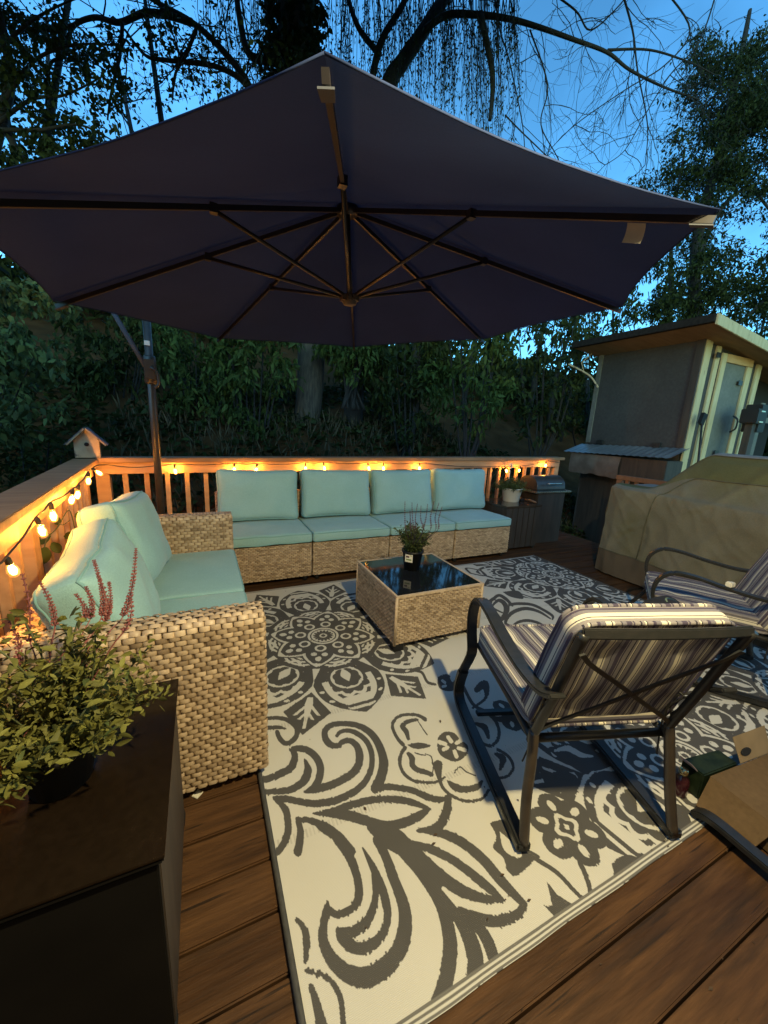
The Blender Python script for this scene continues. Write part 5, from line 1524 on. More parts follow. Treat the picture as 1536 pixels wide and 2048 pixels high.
q = MB(); q.lathe([(0.022, 0.0), (0.025, 0.008), (0.025, 0.06), (0.020, 0.075), (0.012, 0.085), (0.011, 0.092)], (pbt.x, pbt.y, 0.008), 16); q.build('bottle_body', M['winered'], bt)
q = MB(); q.lathe([(0.014, 0.086), (0.015, 0.090), (0.015, 0.104), (0.010, 0.109), (0.001, 0.110)], (pbt.x, pbt.y, 0.008), 16); q.build('cap', M['gold'], bt)
p0, p1 = onz(1410, 1634, 0.03), onz(1590, 1785, 0.03)
fb = thing('flat_bar', 'black flat metal bar crossing the near right corner of the rug', 'metal bar', (p0.x, p0.y, 0.01))
q = MB(); dd_ = (p1 - p0).normalized()
q.strap(catmull([p0 + Vector((0.0, 0.03, -0.012)), p0 - dd_ * 0.0 + Vector((0.0, 0.004, 0.006)), p0 + dd_ * 0.04 + Vector((0, 0, 0.014)), p0.lerp(p1, .5) + Vector((0, 0, 0.014)), p1 + Vector((0, 0, 0.014))], 5), (-dd_.y, dd_.x, 0), 0.045, 0.022)
q.build('bar', M['metal'], fb, bevel=0.004)
q = MB(); q.tube([p1 + dd_ * -0.03 + Vector((0, 0, 0.02)), p1 + dd_ * -0.02 + Vector((0.02, 0, 0.30))], 0.014, n=8); q.build('upright', M['metal'], fb)

# cap with a round badge on the far chair's seat, and a white pack by its arm
hc = onz(1335, 1212, 0.47)
cp = thing('black_cap', 'black cloth cap with round green badge on the far chair seat', 'cap', (hc.x, hc.y, 0.45))
q = MB(); rows = []
for k in range(7):
    a = k / 6 * math.pi / 2
    rows.append([Vector((hc.x - 0.03 + 0.115 * math.cos(a) * math.cos(t) * 1.1, hc.y + 0.085 * math.cos(a) * math.sin(t), 0.452 + 0.065 * math.sin(a) + 0.008 * math.sin(3 * t) * math.cos(a))) for t in np.linspace(0, 2 * np.pi, 20)])
q.grid(rows); q.build('crown', M['blackcloth'], cp)
q = MB(); q.poly([Vector((hc.x - 0.10 - 0.12 * math.sin(t), hc.y - 0.02 + 0.095 * math.cos(t), 0.453)) for t in np.linspace(0, np.pi, 12)], (0, 0, 0.004)); q.build('brim', M['blackcloth'], cp)
bc = onz(1347, 1208, 0.50); axv = Vector((0.05, -0.35, 0.94)).normalized()
q = MB(); q.lathe([(0.040, 0.0), (0.041, 0.004), (0.036, 0.006)], bc, 20, axv); bo_ = q.build('badge_rim', M['badgerim'], cp)
q = MB(); q.lathe([(0.0355, 0.0062), (0.001, 0.0068)], bc, 20, axv); q.build('badge', M['badge'], cp)
wp = onz(1462, 1168, 0.60)
wk = thing('white_pack', 'small white pack lying by the far chair arm', 'pack', (wp.x, wp.y, wp.z - 0.02))
q = MB(); q.box((wp.x - 0.026, wp.y - 0.014, wp.z - 0.014), (wp.x - 0.002, wp.y + 0.014, wp.z + 0.012)); q.box((wp.x + 0.001, wp.y - 0.012, wp.z - 0.016), (wp.x + 0.022, wp.y + 0.012, wp.z + 0.008)); q.build('packet', M['paper'], wk, bevel=0.004)
q = MB(); pp0 = onz(395, 1590, 0.0)
q.box((pp0.x - 0.014, pp0.y - 0.012, 0.001), (pp0.x + 0.014, pp0.y + 0.012, 0.006), rot=Matrix.Rotation(0.8, 3, 'Z'))
ps = props(q.build('paper_scrap', M['paper'], bevel=0.001), 'small white paper scrap on the deck by the loveseat foot', 'paper scrap')

# crumbs of leaf litter on rug and boards
q = MB()
for k in range(150):
    x, y = RX + rng.random() * RW * 0.8, RY + rng.random() * RH
    if k > 120: x, y = rng.random() * 2.5 - 0.1, 0.1 + rng.random() * 0.35
    s = 0.003 + 0.007 * rng.random() ** 2; a = rng.random() * 6.28
    z = 0.010 if RX < x < RX + RW and y > RY else 0.002
    q._add([Vector((x + s * math.cos(a), y + s * math.sin(a), z)), Vector((x - s * .5 * math.sin(a), y + s * .5 * math.cos(a), z + 0.002)), Vector((x - s * math.cos(a), y - s * math.sin(a), z)), Vector((x + s * .4 * math.sin(a), y - s * .4 * math.cos(a), z + 0.001))], [(0, 1, 2, 3)])
props(q.build('leaf_litter', M['litter']), kind='stuff')

# ================================================================== BIRDHOUSE ON THE CORNER OF THE RAILING
bx_, by_, bz_ = -0.772, 3.60, 0.951
bh_ = thing('birdhouse', 'weathered wooden birdhouse with round hole and shingled roof on the railing corner', 'birdhouse', (bx_, by_, bz_), math.radians(8))
w2, dp, hw, hp = 0.076, 0.14, 0.125, 0.205
for yy, nm in ((-dp / 2, 'front'), (dp / 2 - 0.012, 'back')):
    q = MB()
    out = [Vector((-w2, yy, 0)), Vector((w2, yy, 0)), Vector((w2, yy, hw)), Vector((0, yy, hp)), Vector((-w2, yy, hw))]
    q.poly(out, (0, 0.012, 0)); q.build('wall', M['birdwood'], bh_, local=True, bevel=0.002)
for s in (-1, 1):
    q = MB(); q.box((s * w2 - (0.0105 if s > 0 else 0.0), -dp / 2 + 0.0125, 0.0), (s * w2 + (0 if s > 0 else 0.0105), dp / 2 - 0.0125, hw - 0.008)); q.build('wall', M['birdwood'], bh_, local=True)
    rf = None
    sl = Vector((s * 0.112, 0, -(hp - hw) / w2 * 0.112)); up = Vector((s * (hp - hw), 0, w2)).normalized()
    q = MB(); a0 = Vector((0, -dp / 2 - 0.030, hp + 0.004)); a1 = Vector((0, dp / 2 + 0.02, hp + 0.004))
    q.hexa([a0, a1, a1 + sl, a0 + sl, a0 + up * 0.009, a1 + up * 0.009, a1 + sl + up * 0.009, a0 + sl + up * 0.009]); rf = q.build('roof', M['birdwood'], bh_, local=True)
    for r_ in range(4):
        for c_ in range(4):
            t0, t1 = r_ / 4 - 0.02 * rng.random(), (r_ + 1) / 4 + 0.05
            y0 = -dp / 2 - 0.032 + c_ * (dp + 0.052) / 4; y1 = y0 + (dp + 0.052) / 4 - 0.003
            h0 = 0.013 + 0.004 * rng.random()
            q = MB(); P_ = lambda y, t, h: Vector((0, y, hp + 0.004)) + sl * t + up * h
            q.hexa([P_(y0, t0, .0095), P_(y1, t0, .0095), P_(y1, t1, h0 - .003), P_(y0, t1, h0 - .003), P_(y0, t0, .0125), P_(y1, t0, .0125), P_(y1, t1, h0 + .001), P_(y0, t1, h0 + .001)])
            q.build('shingle', M['birdroof'], rf, local=True)
q = MB(); q.lathe([(0.0145, 0), (0.0145, 0.003), (0.001, 0.0031)], (0, -dp / 2 + 0.0, 0.098), 16, (0, -1, 0)); q.build('entrance_hole', M['hole'], bh_, local=True)
q = MB(); q.tube([(0, -dp / 2, 0.062), (0, -dp / 2 - 0.03, 0.060)], 0.004, n=6); q.build('perch', M['birdwood'], bh_, local=True)

# ================================================================== CANTILEVER PARASOL
UA = Vector((0.7197, 2.1006, 2.3369)); UR, UDR, URT = 1.5, 0.4504, -0.3764
uex = Vector((1, 0, 0.06954)).normalized(); uez = Vector((-0.06954, -0.02097, 1)).normalized(); uey = uez.cross(uex)


def upt(ang, rad, up_):
    return UA + uex * (rad * math.sin(ang)) - uey * (rad * math.cos(ang)) + uez * up_


PX_, PY_ = -0.30, 3.33
um = thing('parasol', 'large dark purple cantilever parasol spread over the whole seating area', 'parasol', (PX_, PY_, 0))
for k in range(8):
    a0, a1 = URT + k * math.pi / 4, URT + (k + 1) * math.pi / 4
    rows = []
    for i in range(15):
        t = i / 14
        row = []
        for j in range(13):
            s = j / 12
            e0, e1 = upt(a0, UR * t, -UDR * t), upt(a1, UR * t, -UDR * t)
            p = e0.lerp(e1, s)
            sag = 4 * s * (1 - s)
            p = p + uez * (0.010 * noise.noise(Vector((p.x * 2.1, p.y * 2.1, k))) * t * sag)
            p = p + (UA - p) * (0.028 * sag * t ** 6) - uez * (0.022 * sag * t * (1 - 0.5 * t)) + uez * 0.022
            row.append(p)
        rows.append(row)
    q = MB(); q.grid(rows); cpn = q.build('canopy_panel', M['canopy'], um)
    q = MB(); q.tube([p - uez * 0.003 for p in rows[-1]], 0.0025, n=5); q.build('hem', M['canopy'], cpn)
hubl = UA - uez * 0.4044
for k in range(8):
    a = URT + k * math.pi / 4
    q = MB(); e0, e1 = upt(a, 0.04, -0.018), upt(a, UR * 0.995, -UDR - 0.004)
    q.strap([e0 + uez * 0.0, e0.lerp(e1, 0.5), e1], uex * math.cos(a) + uey * math.sin(a), 0.013, 0.019)
    rb = q.build('rib', M['ribs'], um)
    q = MB(); mid = e0.lerp(e1, 0.46); q.tube([hubl + (mid - hubl) * 0.06, mid - uez * 0.008], 0.0085, n=6); q.build('strut', M['ribs'], rb)
    q = MB(); q.box(mid + Vector((-0.014, -0.014, -0.02)), mid + Vector((0.014, 0.014, 0.012))); q.build('joint', M['ribs'], rb)
    q = MB(); o_ = e1 - (e1 - e0).normalized() * 0.060; tn = uex * math.cos(a) + uey * math.sin(a)
    q.hexa([o_ - tn * .012 - uez * .017, o_ + tn * .012 - uez * .017, e1 + tn * .014 - uez * .017, e1 - tn * .014 - uez * .017, o_ - tn * .012 - uez * .0135, o_ + tn * .012 - uez * .0135, e1 + tn * .014 - uez * .0135, e1 - tn * .014 - uez * .0135])
    if k in (0, 1, 6): q.build('rib_pocket', M['grey_pocket'], um)
q = MB(); q.tube([UA + uez * 0.02, hubl], 0.014, n=10); q.build('mast', M['ribs'], um)
q = MB(); q.lathe([(0.018, -0.035), (0.034, -0.030), (0.036, 0.0), (0.030, 0.018), (0.016, 0.022)], hubl, 16, uez)
for k in range(8):
    a = URT + k * math.pi / 4; p = hubl + uex * (.038 * math.sin(a)) - uey * (.038 * math.cos(a)); q.box(p - Vector((.010, .010, .014)), p + Vector((.010, .010, .012)))
q.build('lower_hub', M['hub'], um)
q = MB(); q.lathe([(0.05, -0.03), (0.055, -0.02), (0.055, 0.01), (0.02, 0.05), (0.016, 0.14), (0.001, 0.15)], UA, 16, uez); q.build('upper_hub', M['ribs'], um)
# care label hanging from the right-hand rib
lp = upt(URT + math.pi / 4, UR * 0.868, -UDR * 0.868 - 0.020); rd = (upt(URT + math.pi / 4, 1, -UDR / UR) - UA).normalized()
q = MB(); rows = []
for i in range(6):
    t = i / 5; rows.append([lp + rd * w_ - Vector((0.02 * t * t, 0.006 * t, 0.062 * t)) for w_ in (-0.032, -0.014, 0.004, 0.022)])
q.grid(rows); q.build('care_label', M['white'], um)
# pole, crank, lever and the arm over the canopy
q = MB(); q.tube([(PX_, PY_, 0.05), (PX_, PY_, 2.42)], 0.026, n=14); q.build('pole', M['metalwarm'], um)
q = MB(); q.lathe([(0.034, 1.50), (0.040, 1.51), (0.040, 1.68), (0.034, 1.69)], (PX_, PY_, 0), 14); q.box((PX_ - 0.03, PY_ - 0.065, 1.53), (PX_ + 0.03, PY_ - 0.035, 1.66)); q.build('crank_box', M['metalwarm'], um)
q = MB(); q.tube(catmull([(PX_ + 0.01, PY_ - 0.066, 1.60), (PX_ + 0.02, PY_ - 0.10, 1.60), (PX_ + 0.05, PY_ - 0.105, 1.57), (PX_ + 0.055, PY_ - 0.105, 1.50), (PX_ + 0.03, PY_ - 0.105, 1.47)], 5), 0.009, n=8); q.build('crank_handle', M['metalwarm'], um)
q = MB(); q.box((PX_ - 0.022, PY_ - 0.031, 1.755), (PX_ + 0.012, PY_ - 0.0265, 1.785)); q.build('sticker', M['white'], um)
q = MB(); q.tube([(PX_ - 0.03, PY_, 1.62), (PX_ - 0.20, PY_ + 0.04, 1.96), (PX_ - 0.26, PY_ + 0.12, 2.40)], 0.016, n=8); q.build('lever', M['grey_pocket'], um)
q = MB(); q.tube(catmull([(PX_ - 0.26, PY_ + 0.12, 2.38), (PX_, PY_, 2.47), (PX_ + 0.45, PY_ - 0.55, 2.60), UA + uez * 0.17], 6), 0.024, n=10); q.build('arm', M['metalwarm'], um)
q = MB(); q.lathe([(0.24, 0.0), (0.25, 0.012), (0.24, 0.045), (0.06, 0.055), (0.045, 0.11), (0.03, 0.112)], (PX_ + 0.0, PY_ + 0.0, 0.001), 24); q.build('base', M['blackplastic'], um)

# ================================================================== POTTED PLANTS
def pot(root, c, r0, r1, h, material, rim=0.006, ribs=0):
    q = MB(); c = Vector(c)
    if ribs:
        n = 60; rows = []
        for (r, z) in ((r0 * .94, 0), (r0, 0.006), (r1, h - 0.012), (r1 * 1.05, h - 0.010), (r1 * 1.05, h), (r1 * .94, h), (r1 * .92, h - 0.02)):
            rows.append([c + Vector(((r + (0.0022 if k % 2 else 0)) * math.cos(2 * math.pi * k / n), (r + (0.0022 if k % 2 else 0)) * math.sin(2 * math.pi * k / n), z)) for k in range(n)])
        q.grid(rows, closed_u=True); q.lathe([(0.001, 0.001), (r0 * .94, 0.0015)], c, 20)
    else:
        q.lathe([(0.001, 0.0), (r0, 0.0), (r1, h - 0.016), (r1 + rim, h - 0.014), (r1 + rim, h), (r1 - 0.004, h), (r1 - 0.008, h - 0.02)], c, 24)
    q.build('pot', material, root)
    q = MB(); q.lathe([(0.001, h - 0.018), (r1 - 0.007, h - 0.020)], c, 20); q.build('soil', M['soil'], root)


def curved(p, d, L, bend, n=6):
    pts = [Vector(p)]; d = Vector(d).normalized(); bd_ = Vector((rng.normal(), rng.normal(), rng.normal() * 0.4)).normalized() * bend
    for i in range(n):
        d = (d + bd_ / n).normalized(); pts.append(pts[-1] + d * (L / n))
    return pts


def spike(q, pts, r, whorls):
    """flower spike: a stem with whorls of small buds"""
    q.tube(pts, 0.0014, n=4)
    for k in range(whorls):
        t = k / max(1, whorls - 1) * (len(pts) - 1); i = min(int(t), len(pts) - 2); p = pts[i].lerp(pts[i + 1], t - i)
        rr = r * (1 - 0.55 * k / whorls) * (0.85 + 0.3 * rng.random())
        for j in range(6):
            a = j * math.pi / 3 + k * 0.6; dv = Vector((math.cos(a), math.sin(a), 0.35)).normalized()
            c = p + dv * rr * 0.6; s = rr * 0.55
            q._add([c + dv * s, c + Vector((0, 0, s * 1.1)), c + dv.cross(Vector((0, 0, 1))) * s * 0.6, c - dv.cross(Vector((0, 0, 1))) * s * 0.6, c - Vector((0, 0, s * 0.7))],
                   [(0, 1, 2), (0, 3, 1), (0, 2, 4), (0, 4, 3), (1, 3, 2), (2, 3, 4)], rng.random(), False)


# near plant: every larger leaf a piece of its own
pc_ = Vector((-0.300, 0.885, 0.516))
pn = thing('potted_plant', 'bushy potted plant with reddish flower spikes on the near side table', 'potted plant', pc_, group='potted flowering plants')
pot(pn, pc_, 0.052, 0.070, 0.105, M['blackplastic'])
leaf_me = []
for v in range(5):
    ln, wd, cv = 0.020 + 0.0035 * v, 0.0048 + 0.0009 * (v % 3), 0.5 + 0.35 * v
    q = MB(); P_ = []
    for i in range(7):
        t = i / 6; w_ = wd * math.sin(math.pi * min(1, t ** 0.75 * 0.98 + 0.02)) ** 0.8; a = -cv * t * 0.6
        x, z = ln * t * math.cos(a * .7), ln * t * math.sin(a * .7)
        P_.append([Vector((x, -w_, z + w_ * 0.35)), Vector((x, 0, z)), Vector((x, w_, z + w_ * 0.35))])
    q.grid(P_, tint=0.25 + 0.12 * v)
    leaf_me.append(q.mesh('leaf', M['leafolive'] if v % 2 else M['leafsage']))
stems = MB(); cnt = 0; sm_pts = []; spots = []
for k in range(64):
    a = rng.random() * 6.283; el = math.radians(4 + 84 * rng.random() ** 0.8); d = Vector((math.cos(a) * math.cos(el), math.sin(a) * math.cos(el), math.sin(el)))
    L = (0.07 + 0.09 * rng.random()) * (0.8 + 1.0 * math.sin(el))
    if d.x > 0.3: L *= 0.95
    pts = curved(pc_ + Vector((d.x * 0.045, d.y * 0.045, 0.09)), d, L, 0.65, 7)
    stems.tube(pts, 0.0018, n=4)
    for i in range(1, 8):
        p = pts[i]; tg = (pts[i] - pts[i - 1]).normalized()
        for s in (0, 1):
            spots.append((p, tg, a + i * 1.57 + s * 3.14))
stems.build('stems', M['stem'], pn)
rng.shuffle(spots)
spots = sorted(spots, key=lambda s_: rng.random())
for (p, tg, az) in spots[:290]:
    o = link('leaf', leaf_me[rng.integers(0, 5)], pn, p - pc_)
    o.rotation_euler = (rng.normal(0, 0.4), -0.35 + rng.normal(0, 0.45), az)
    s = 0.75 + 0.5 * rng.random(); o.scale = (s, s, s)
rest = np.array([tuple(p) for (p, t_, a_) in spots[290:]])
rest = np.concatenate([rest + rng.normal(0, 0.012, rest.shape) for _ in range(8)])
lf = leaves('foliage', rest, 0.022, M['leafsage'], pn, droop=-0.1, aspect=0.42, six=True); lf['kind'] = 'stuff'
for (px, py, bx0, by0, dd0, wh) in ((188, 1122, 205, 1230, 0.93, 20), (195, 1150, 215, 1232, 0.96, 9), (272, 1098, 248, 1230, 0.92, 20), (218, 1165, 212, 1240, 0.93, 13), (172, 1175, 182, 1235, 0.9, 9), (152, 1190, 170, 1235, 0.9, 6), (80, 1165, 110, 1250, 0.9, 12), (45, 1150, 60, 1280, 0.86, 8), (262, 1200, 250, 1260, 0.86, 5), (18, 1240, 40, 1330, 0.82, 9)):
    tp, bs0 = at(px, py, dd0), at(bx0, by0, dd0 - 0.03); base = pc_ + Vector((rng.normal(0, .02), rng.normal(0, .02), 0.16))
    q = MB(); pts = catmull([base, bs0.lerp(base, 0.3) + Vector((0, 0, 0.01)), bs0, bs0.lerp(tp, 0.5) + Vector((0.006, 0, 0)), tp], 4)
    q.tube(pts[:-6], 0.0015, n=4)
    spike(q, pts[8:], 0.0085, wh + 3)
    q.build('flower_spike', M['flower'], pn)

# plant on the coffee table
c2_ = Vector((1.252, 2.135, TZ - 0.003))
p2 = thing('potted_plant', 'black nursery pot with upright dark flower spikes on the coffee table', 'potted plant', c2_, group='potted flowering plants')
pot(p2, c2_, 0.052, 0.068, 0.135, M['blackplastic'])
q = MB(); FP = []
for k in range(120):
    a = rng.random() * 6.283; el = math.radians(48 + 41 * rng.random()); d = Vector((math.cos(a) * math.cos(el), math.sin(a) * math.cos(el), math.sin(el)))
    pts = curved(c2_ + Vector((d.x * 0.04, d.y * 0.04, 0.12)), d, 0.09 + 0.10 * rng.random(), 0.5, 6); q.tube(pts, 0.0013, n=3)
    for p in pts[1:]:
        for _ in range(5): FP.append(tuple(p + Vector(rng.normal(0, 0.006, 3))))
q.build('stems', M['stem'], p2)
lf = leaves('foliage', FP, 0.024, M['leafolive'], p2, droop=-0.3, aspect=0.32); lf['kind'] = 'stuff'
for (px, py, bx0) in ((810, 1004, 812), (824, 1006, 828), (835, 1008, 832), (842, 1012, 846), (855, 1009, 845), (868, 1003, 860), (878, 1006, 870), (884, 1014, 874), (820, 1022, 822)):
    dep = 2.20 + rng.normal(0, 0.03)
    tp, b0 = at(px, py, dep), at(bx0, 1062, dep)
    q = MB(); pts = catmull([c2_ + Vector((0, 0, 0.14)).lerp(b0 - c2_, 0.3), b0, b0.lerp(tp, 0.5) + Vector((rng.normal(0, .008), 0, 0)), tp], 5)
    q.tube(pts[:-8], 0.0015, n=4); spike(q, pts[6:], 0.0062, 15); q.build('flower_spike', M['flowerdark'], p2)
# nursery label
vd = (Vector(CAM) - c2_); vd.z = 0; vd.normalize(); sd = Vector((-vd.y, vd.x, 0))
vd = (vd * 0.94 - sd * 0.33).normalized(); sd = Vector((-vd.y, vd.x, 0))
lc = c2_ + vd * 0.0665 + Vector((0, 0, 0.092))


def tag_poly(u0, u1, v0, v1, off): return [lc + sd * u + Vector((0, 0, v)) + vd * off - vd * 0.0 * abs(v) for (u, v) in ((u0, v0), (u1, v0), (u1, v1), (u0, v1))]


q = MB(); q.poly(tag_poly(-0.026, 0.026, -0.026, 0.028, 0.0), vd * 0.0015); lb_ = q.build('plant_label', M['paper'], p2)
q = MB(); q.poly(tag_poly(-0.020, 0.002, 0.004, 0.016, 0.002), vd * 0.0004); q.build('picture', M['printdark'], lb_)
q = MB(); q.poly(tag_poly(-0.018, 0.018, -0.014, -0.004, 0.002), vd * 0.0004); q.poly(tag_poly(0.006, 0.020, 0.017, 0.021, 0.002), vd * 0.0004); q.build('print', M['printgreen'], lb_)

# white ribbed pot on the far side table
c3_ = onz(1030, 1004, 0.513); c3_ = Vector((c3_.x, c3_.y + 0.07, 0.512))
p3 = thing('potted_plant', 'white ribbed pot of feathery green foliage on the far side table', 'potted plant', c3_, group='potted flowering plants')
pot(p3, c3_, 0.088, 0.112, 0.155, M['whitepot'], ribs=1)
FP = []; q = MB()
for k in range(130):
    a = rng.random() * 6.283; el = math.radians(15 + 65 * rng.random()); d = Vector((math.cos(a) * math.cos(el), math.sin(a) * math.cos(el), math.sin(el)))
    pts = curved(c3_ + Vector((d.x * 0.08, d.y * 0.08, 0.14)), d, 0.06 + 0.09 * rng.random(), 0.8, 5); q.tube(pts, 0.0012, n=3)
    for p in pts[1:]:
        for _ in range(6): FP.append(tuple(p + Vector(rng.normal(0, 0.007, 3))))
q.build('stems', M['stem'], p3)
lf = leaves('foliage', FP, 0.026, M['leafolive'], p3, aspect=0.25); lf['kind'] = 'stuff'
hk = c3_ + Vector((0.02, 0.09, 0.16)); q = MB()
q.tube([hk, hk + Vector((0, 0, 0.19))], 0.004, n=6)
q.tube([hk + Vector((0, 0, 0.19)) + Vector((0.022 * math.cos(a) + 0.0, 0, 0.022 + 0.026 * math.sin(a) + 0.022)) for a in np.linspace(-1.57, 3.3, 14)], 0.0065, n=6)
q.build('hanger_hook', M['whitepot'], p3)

# ================================================================== TREES
def tree_tubes(q, pts, r0, r1, n=7):
    C = catmull(pts, 6); q.tube(C, list(np.linspace(r0, r1, len(C))), n=n); return C


def grow(q, p, d, L, r, depth, out, spread=0.55, sag=0.05, n=5):
    """forking twigs"""
    pts = [Vector(p)]; d = Vector(d).normalized()
    for i in range(n):
        d = (d + Vector(rng.normal(0, 0.16, 3)) + Vector((0, 0, -sag))).normalized(); pts.append(pts[-1] + d * (L / n))
    q.tube(pts, list(np.linspace(r, r * 0.55, len(pts))), n=4 if r < 0.02 else 6, caps=False)
    out.extend(tuple(x) for x in pts[2:])
    if depth > 0:
        for k in range(rng.integers(2, 4)):
            i = rng.integers(2, n + 1); dd2 = (d + Vector(rng.normal(0, spread, 3))).normalized()
            grow(q, pts[i], dd2, L * (0.55 + 0.3 * rng.random()), max(r * 0.55, 0.003), depth - 1, out, spread, sag, n)


def cloud(centers, radii, per, squash=0.8, down=0.0):
    """points scattered through many small uneven sprays"""
    P = []
    for c, r in zip(centers, radii):
        n = max(3, int(per * r * r * 6))
        v = rng.normal(0, 1, (n, 3)); v /= np.linalg.norm(v, axis=1)[:, None]
        v *= (rng.random(n) ** 0.6)[:, None] * r
        v[:, 2] = v[:, 2] * squash - down * np.hypot(v[:, 0], v[:, 1])
        P.append(np.array(c) + v)
    return np.concatenate(P)


# ivy-clad trunk behind the middle of the railing
D1 = 6.3
t1 = thing('ivy_tree', 'tall dark tree trunk wrapped in ivy rising behind the parasol', 'tree', at(618, 905, D1))
q = MB(); C = tree_tubes(q, [at(618, 930, D1), at(614, 850, D1), at(622, 740, D1), at(618, 600, D1), at(600, 350, D1), at(588, 150, D1), at(585, -20, D1), at(580, -200, D1)], 0.20, 0.26, 10)
for dx in (-0.28, -0.12, 0.16, 0.30): q.tube([at(615, 850, D1), at(615 + dx * 60, 900, D1 - 0.1), at(615 + dx * 120, 922, D1 - 0.2)], [0.10, 0.08, 0.03], n=6)
q.build('trunk', M['bark'], t1)
q = MB()
lim = []
for pts, r0, r1 in (([(560, 290), (510, 215), (492, 160), (440, 95), (385, 45), (315, 5), (260, -40)], 0.062, 0.032),
                    ([(492, 170), (470, 150), (420, 130), (330, 120), (290, 110), (250, 60)], 0.045, 0.018),
                    ([(385, 45), (300, 25), (240, 45), (190, 35), (145, 55), (130, 110), (100, 130), (92, 210)], 0.05, 0.015),
                    ([(245, 45), (240, 110), (222, 190), (215, 240)], 0.03, 0.012),
                    ([(150, 50), (90, 60), (40, 30), (0, 45)], 0.03, 0.012),
                    ([(392, 60), (372, 110), (350, 150), (345, 200)], 0.03, 0.012),
                    ([(600, 200), (560, 130), (500, 110), (480, 40), (470, -40)], 0.07, 0.04)):
    lim.append(tree_tubes(q, [at(x, y, D1 - 0.3 + 0.02 * i) for i, (x, y) in enumerate(pts)], r0, r1))
q.build('limb', M['twig'], t1)
q = MB(); tw = []
for C in lim:
    for p in C[4::4]: grow(q, p, (rng.normal(0, 1), rng.normal(0, .5), rng.normal(0, .8)), 0.6 + 0.5 * rng.random(), 0.012, 2, tw, sag=0.03)
q.build('twigs', M['twig'], t1)
P = []
for i in range(7500):
    t = rng.random(); py = 560 - t * 760; cx = 600 - 20 * t + 5 * math.sin(py * 0.03); a = rng.random() * 6.28; r = 0.28 + 0.20 * rng.random() + 0.06 * math.sin(py * 0.05)
    c = at(cx, py, D1); P.append((c.x + r * math.cos(a), c.y + r * math.sin(a), c.z + rng.normal(0, .05)))
lf = leaves('ivy', P, 0.095, M['leafdark'], t1, droop=0.5, aspect=0.8, six=True); lf['kind'] = 'stuff'
P = np.array(tw)[rng.integers(0, len(tw), 2600)] + rng.normal(0, 0.06, (2600, 3))
lf = leaves('foliage', P, 0.075, M['leafdark'], t1, droop=0.4, aspect=0.6); lf['kind'] = 'stuff'

# second leaning tree hung with trailing strands, right of the ivy trunk
D2 = 6.6
t2 = thing('weeping_tree', 'leaning tree hung with long trailing strands behind the parasol top', 'tree', at(700, 905, D2))
q = MB()
tree_tubes(q, [at(700, 930, D2), at(715, 700, D2), at(735, 400, D2), at(775, 180, D2), at(802, 128, D2), at(838, 75, D2), at(880, 10, D2), at(930, -60, D2)], 0.17, 0.085, 9)
q.build('trunk', M['twig'], t2)
q = MB(); lim = []
for pts, r0, r1 in (([(850, 60), (895, 30), (960, 30), (1020, 38), (1080, 55), (1150, 80), (1215, 105), (1260, 140), (1330, 175), (1400, 200)], 0.055, 0.012),
                    ([(1215, 100), (1300, 100), (1380, 125), (1430, 150)], 0.02, 0.008),
                    ([(745, 330), (740, 200), (760, 90), (800, 20), (830, -40)], 0.07, 0.04),
                    ([(760, 110), (720, 60), (700, 10), (690, -40)], 0.05, 0.03),
                    ([(960, 28), (985, 150), (980, 240)], 0.06, 0.03),
                    ([(985, -40), (1000, 60), (1018, 120), (1045, 250), (1050, 330)], 0.016, 0.006),
                    ([(1060, 60), (1095, 170), (1082, 250), (1120, 330), (1118, 420)], 0.014, 0.005),
                    ([(1080, -30), (1150, 20), (1180, 60), (1230, 20), (1270, -30)], 0.016, 0.008),
                    ([(1240, -30), (1265, 60), (1275, 140), (1295, 250), (1290, 330)], 0.018, 0.006),
                    ([(1010, 230), (1060, 280), (1130, 340), (1200, 350)], 0.012, 0.005),
                    ([(1330, -20), (1380, 60), (1330, 130), (1250, 180), (1150, 250), (1090, 310)], 0.014, 0.005),
                    ([(1440, -40), (1400, 80), (1340, 150), (1290, 230), (1250, 300), (1210, 330)], 0.013, 0.005)):
    lim.append(tree_tubes(q, [at(x, y, D2 - 0.2) for (x, y) in pts], r0, r1))
q.build('limb', M['twig'], t2)
q = MB(); tw = []
for i, C in enumerate(lim):
    for p in C[3::3]:
        if i in (0, 1, 5, 6, 7, 8, 9, 10, 11): grow(q, p, (rng.normal(0.1, .8), rng.normal(0, .6), rng.normal(-0.5, .6)), 0.55 + 0.5 * rng.random(), 0.007, 2, [], sag=0.05, n=6)
q.build('twigs', M['twig'], t2)
q = MB(); P = []
for k in range(290):
    u = rng.random(); px = 655 + 375 * u ** 0.9 if k < 250 else 400 + 140 * rng.random()
    y0, y1 = -60 + 60 * rng.random(), 90 + 210 * rng.random() ** 0.8
    if 930 < px < 1010 and k < 250: y1 += 60
    dep = D2 - 0.5 + 1.4 * rng.random(); pts = []
    x = px
    for i in range(9):
        t = i / 8; x += rng.normal(0, 2.6) + 1.6 * math.sin(t * 5 + k); pts.append(at(x, y0 + (y1 - y0) * t, dep))
    q.tube(pts, list(np.linspace(0.007, 0.0025, 9)), n=3, caps=False)
    for p in pts[2:]:
        for _ in range(4): P.append(tuple(p + Vector(rng.normal(0, 0.035, 3))))
q.build('trailing_strands', M['twig'], t2)
lf = leaves('foliage', P, 0.045, M['leafdark'], t2, droop=0.9, aspect=0.5); lf['kind'] = 'stuff'

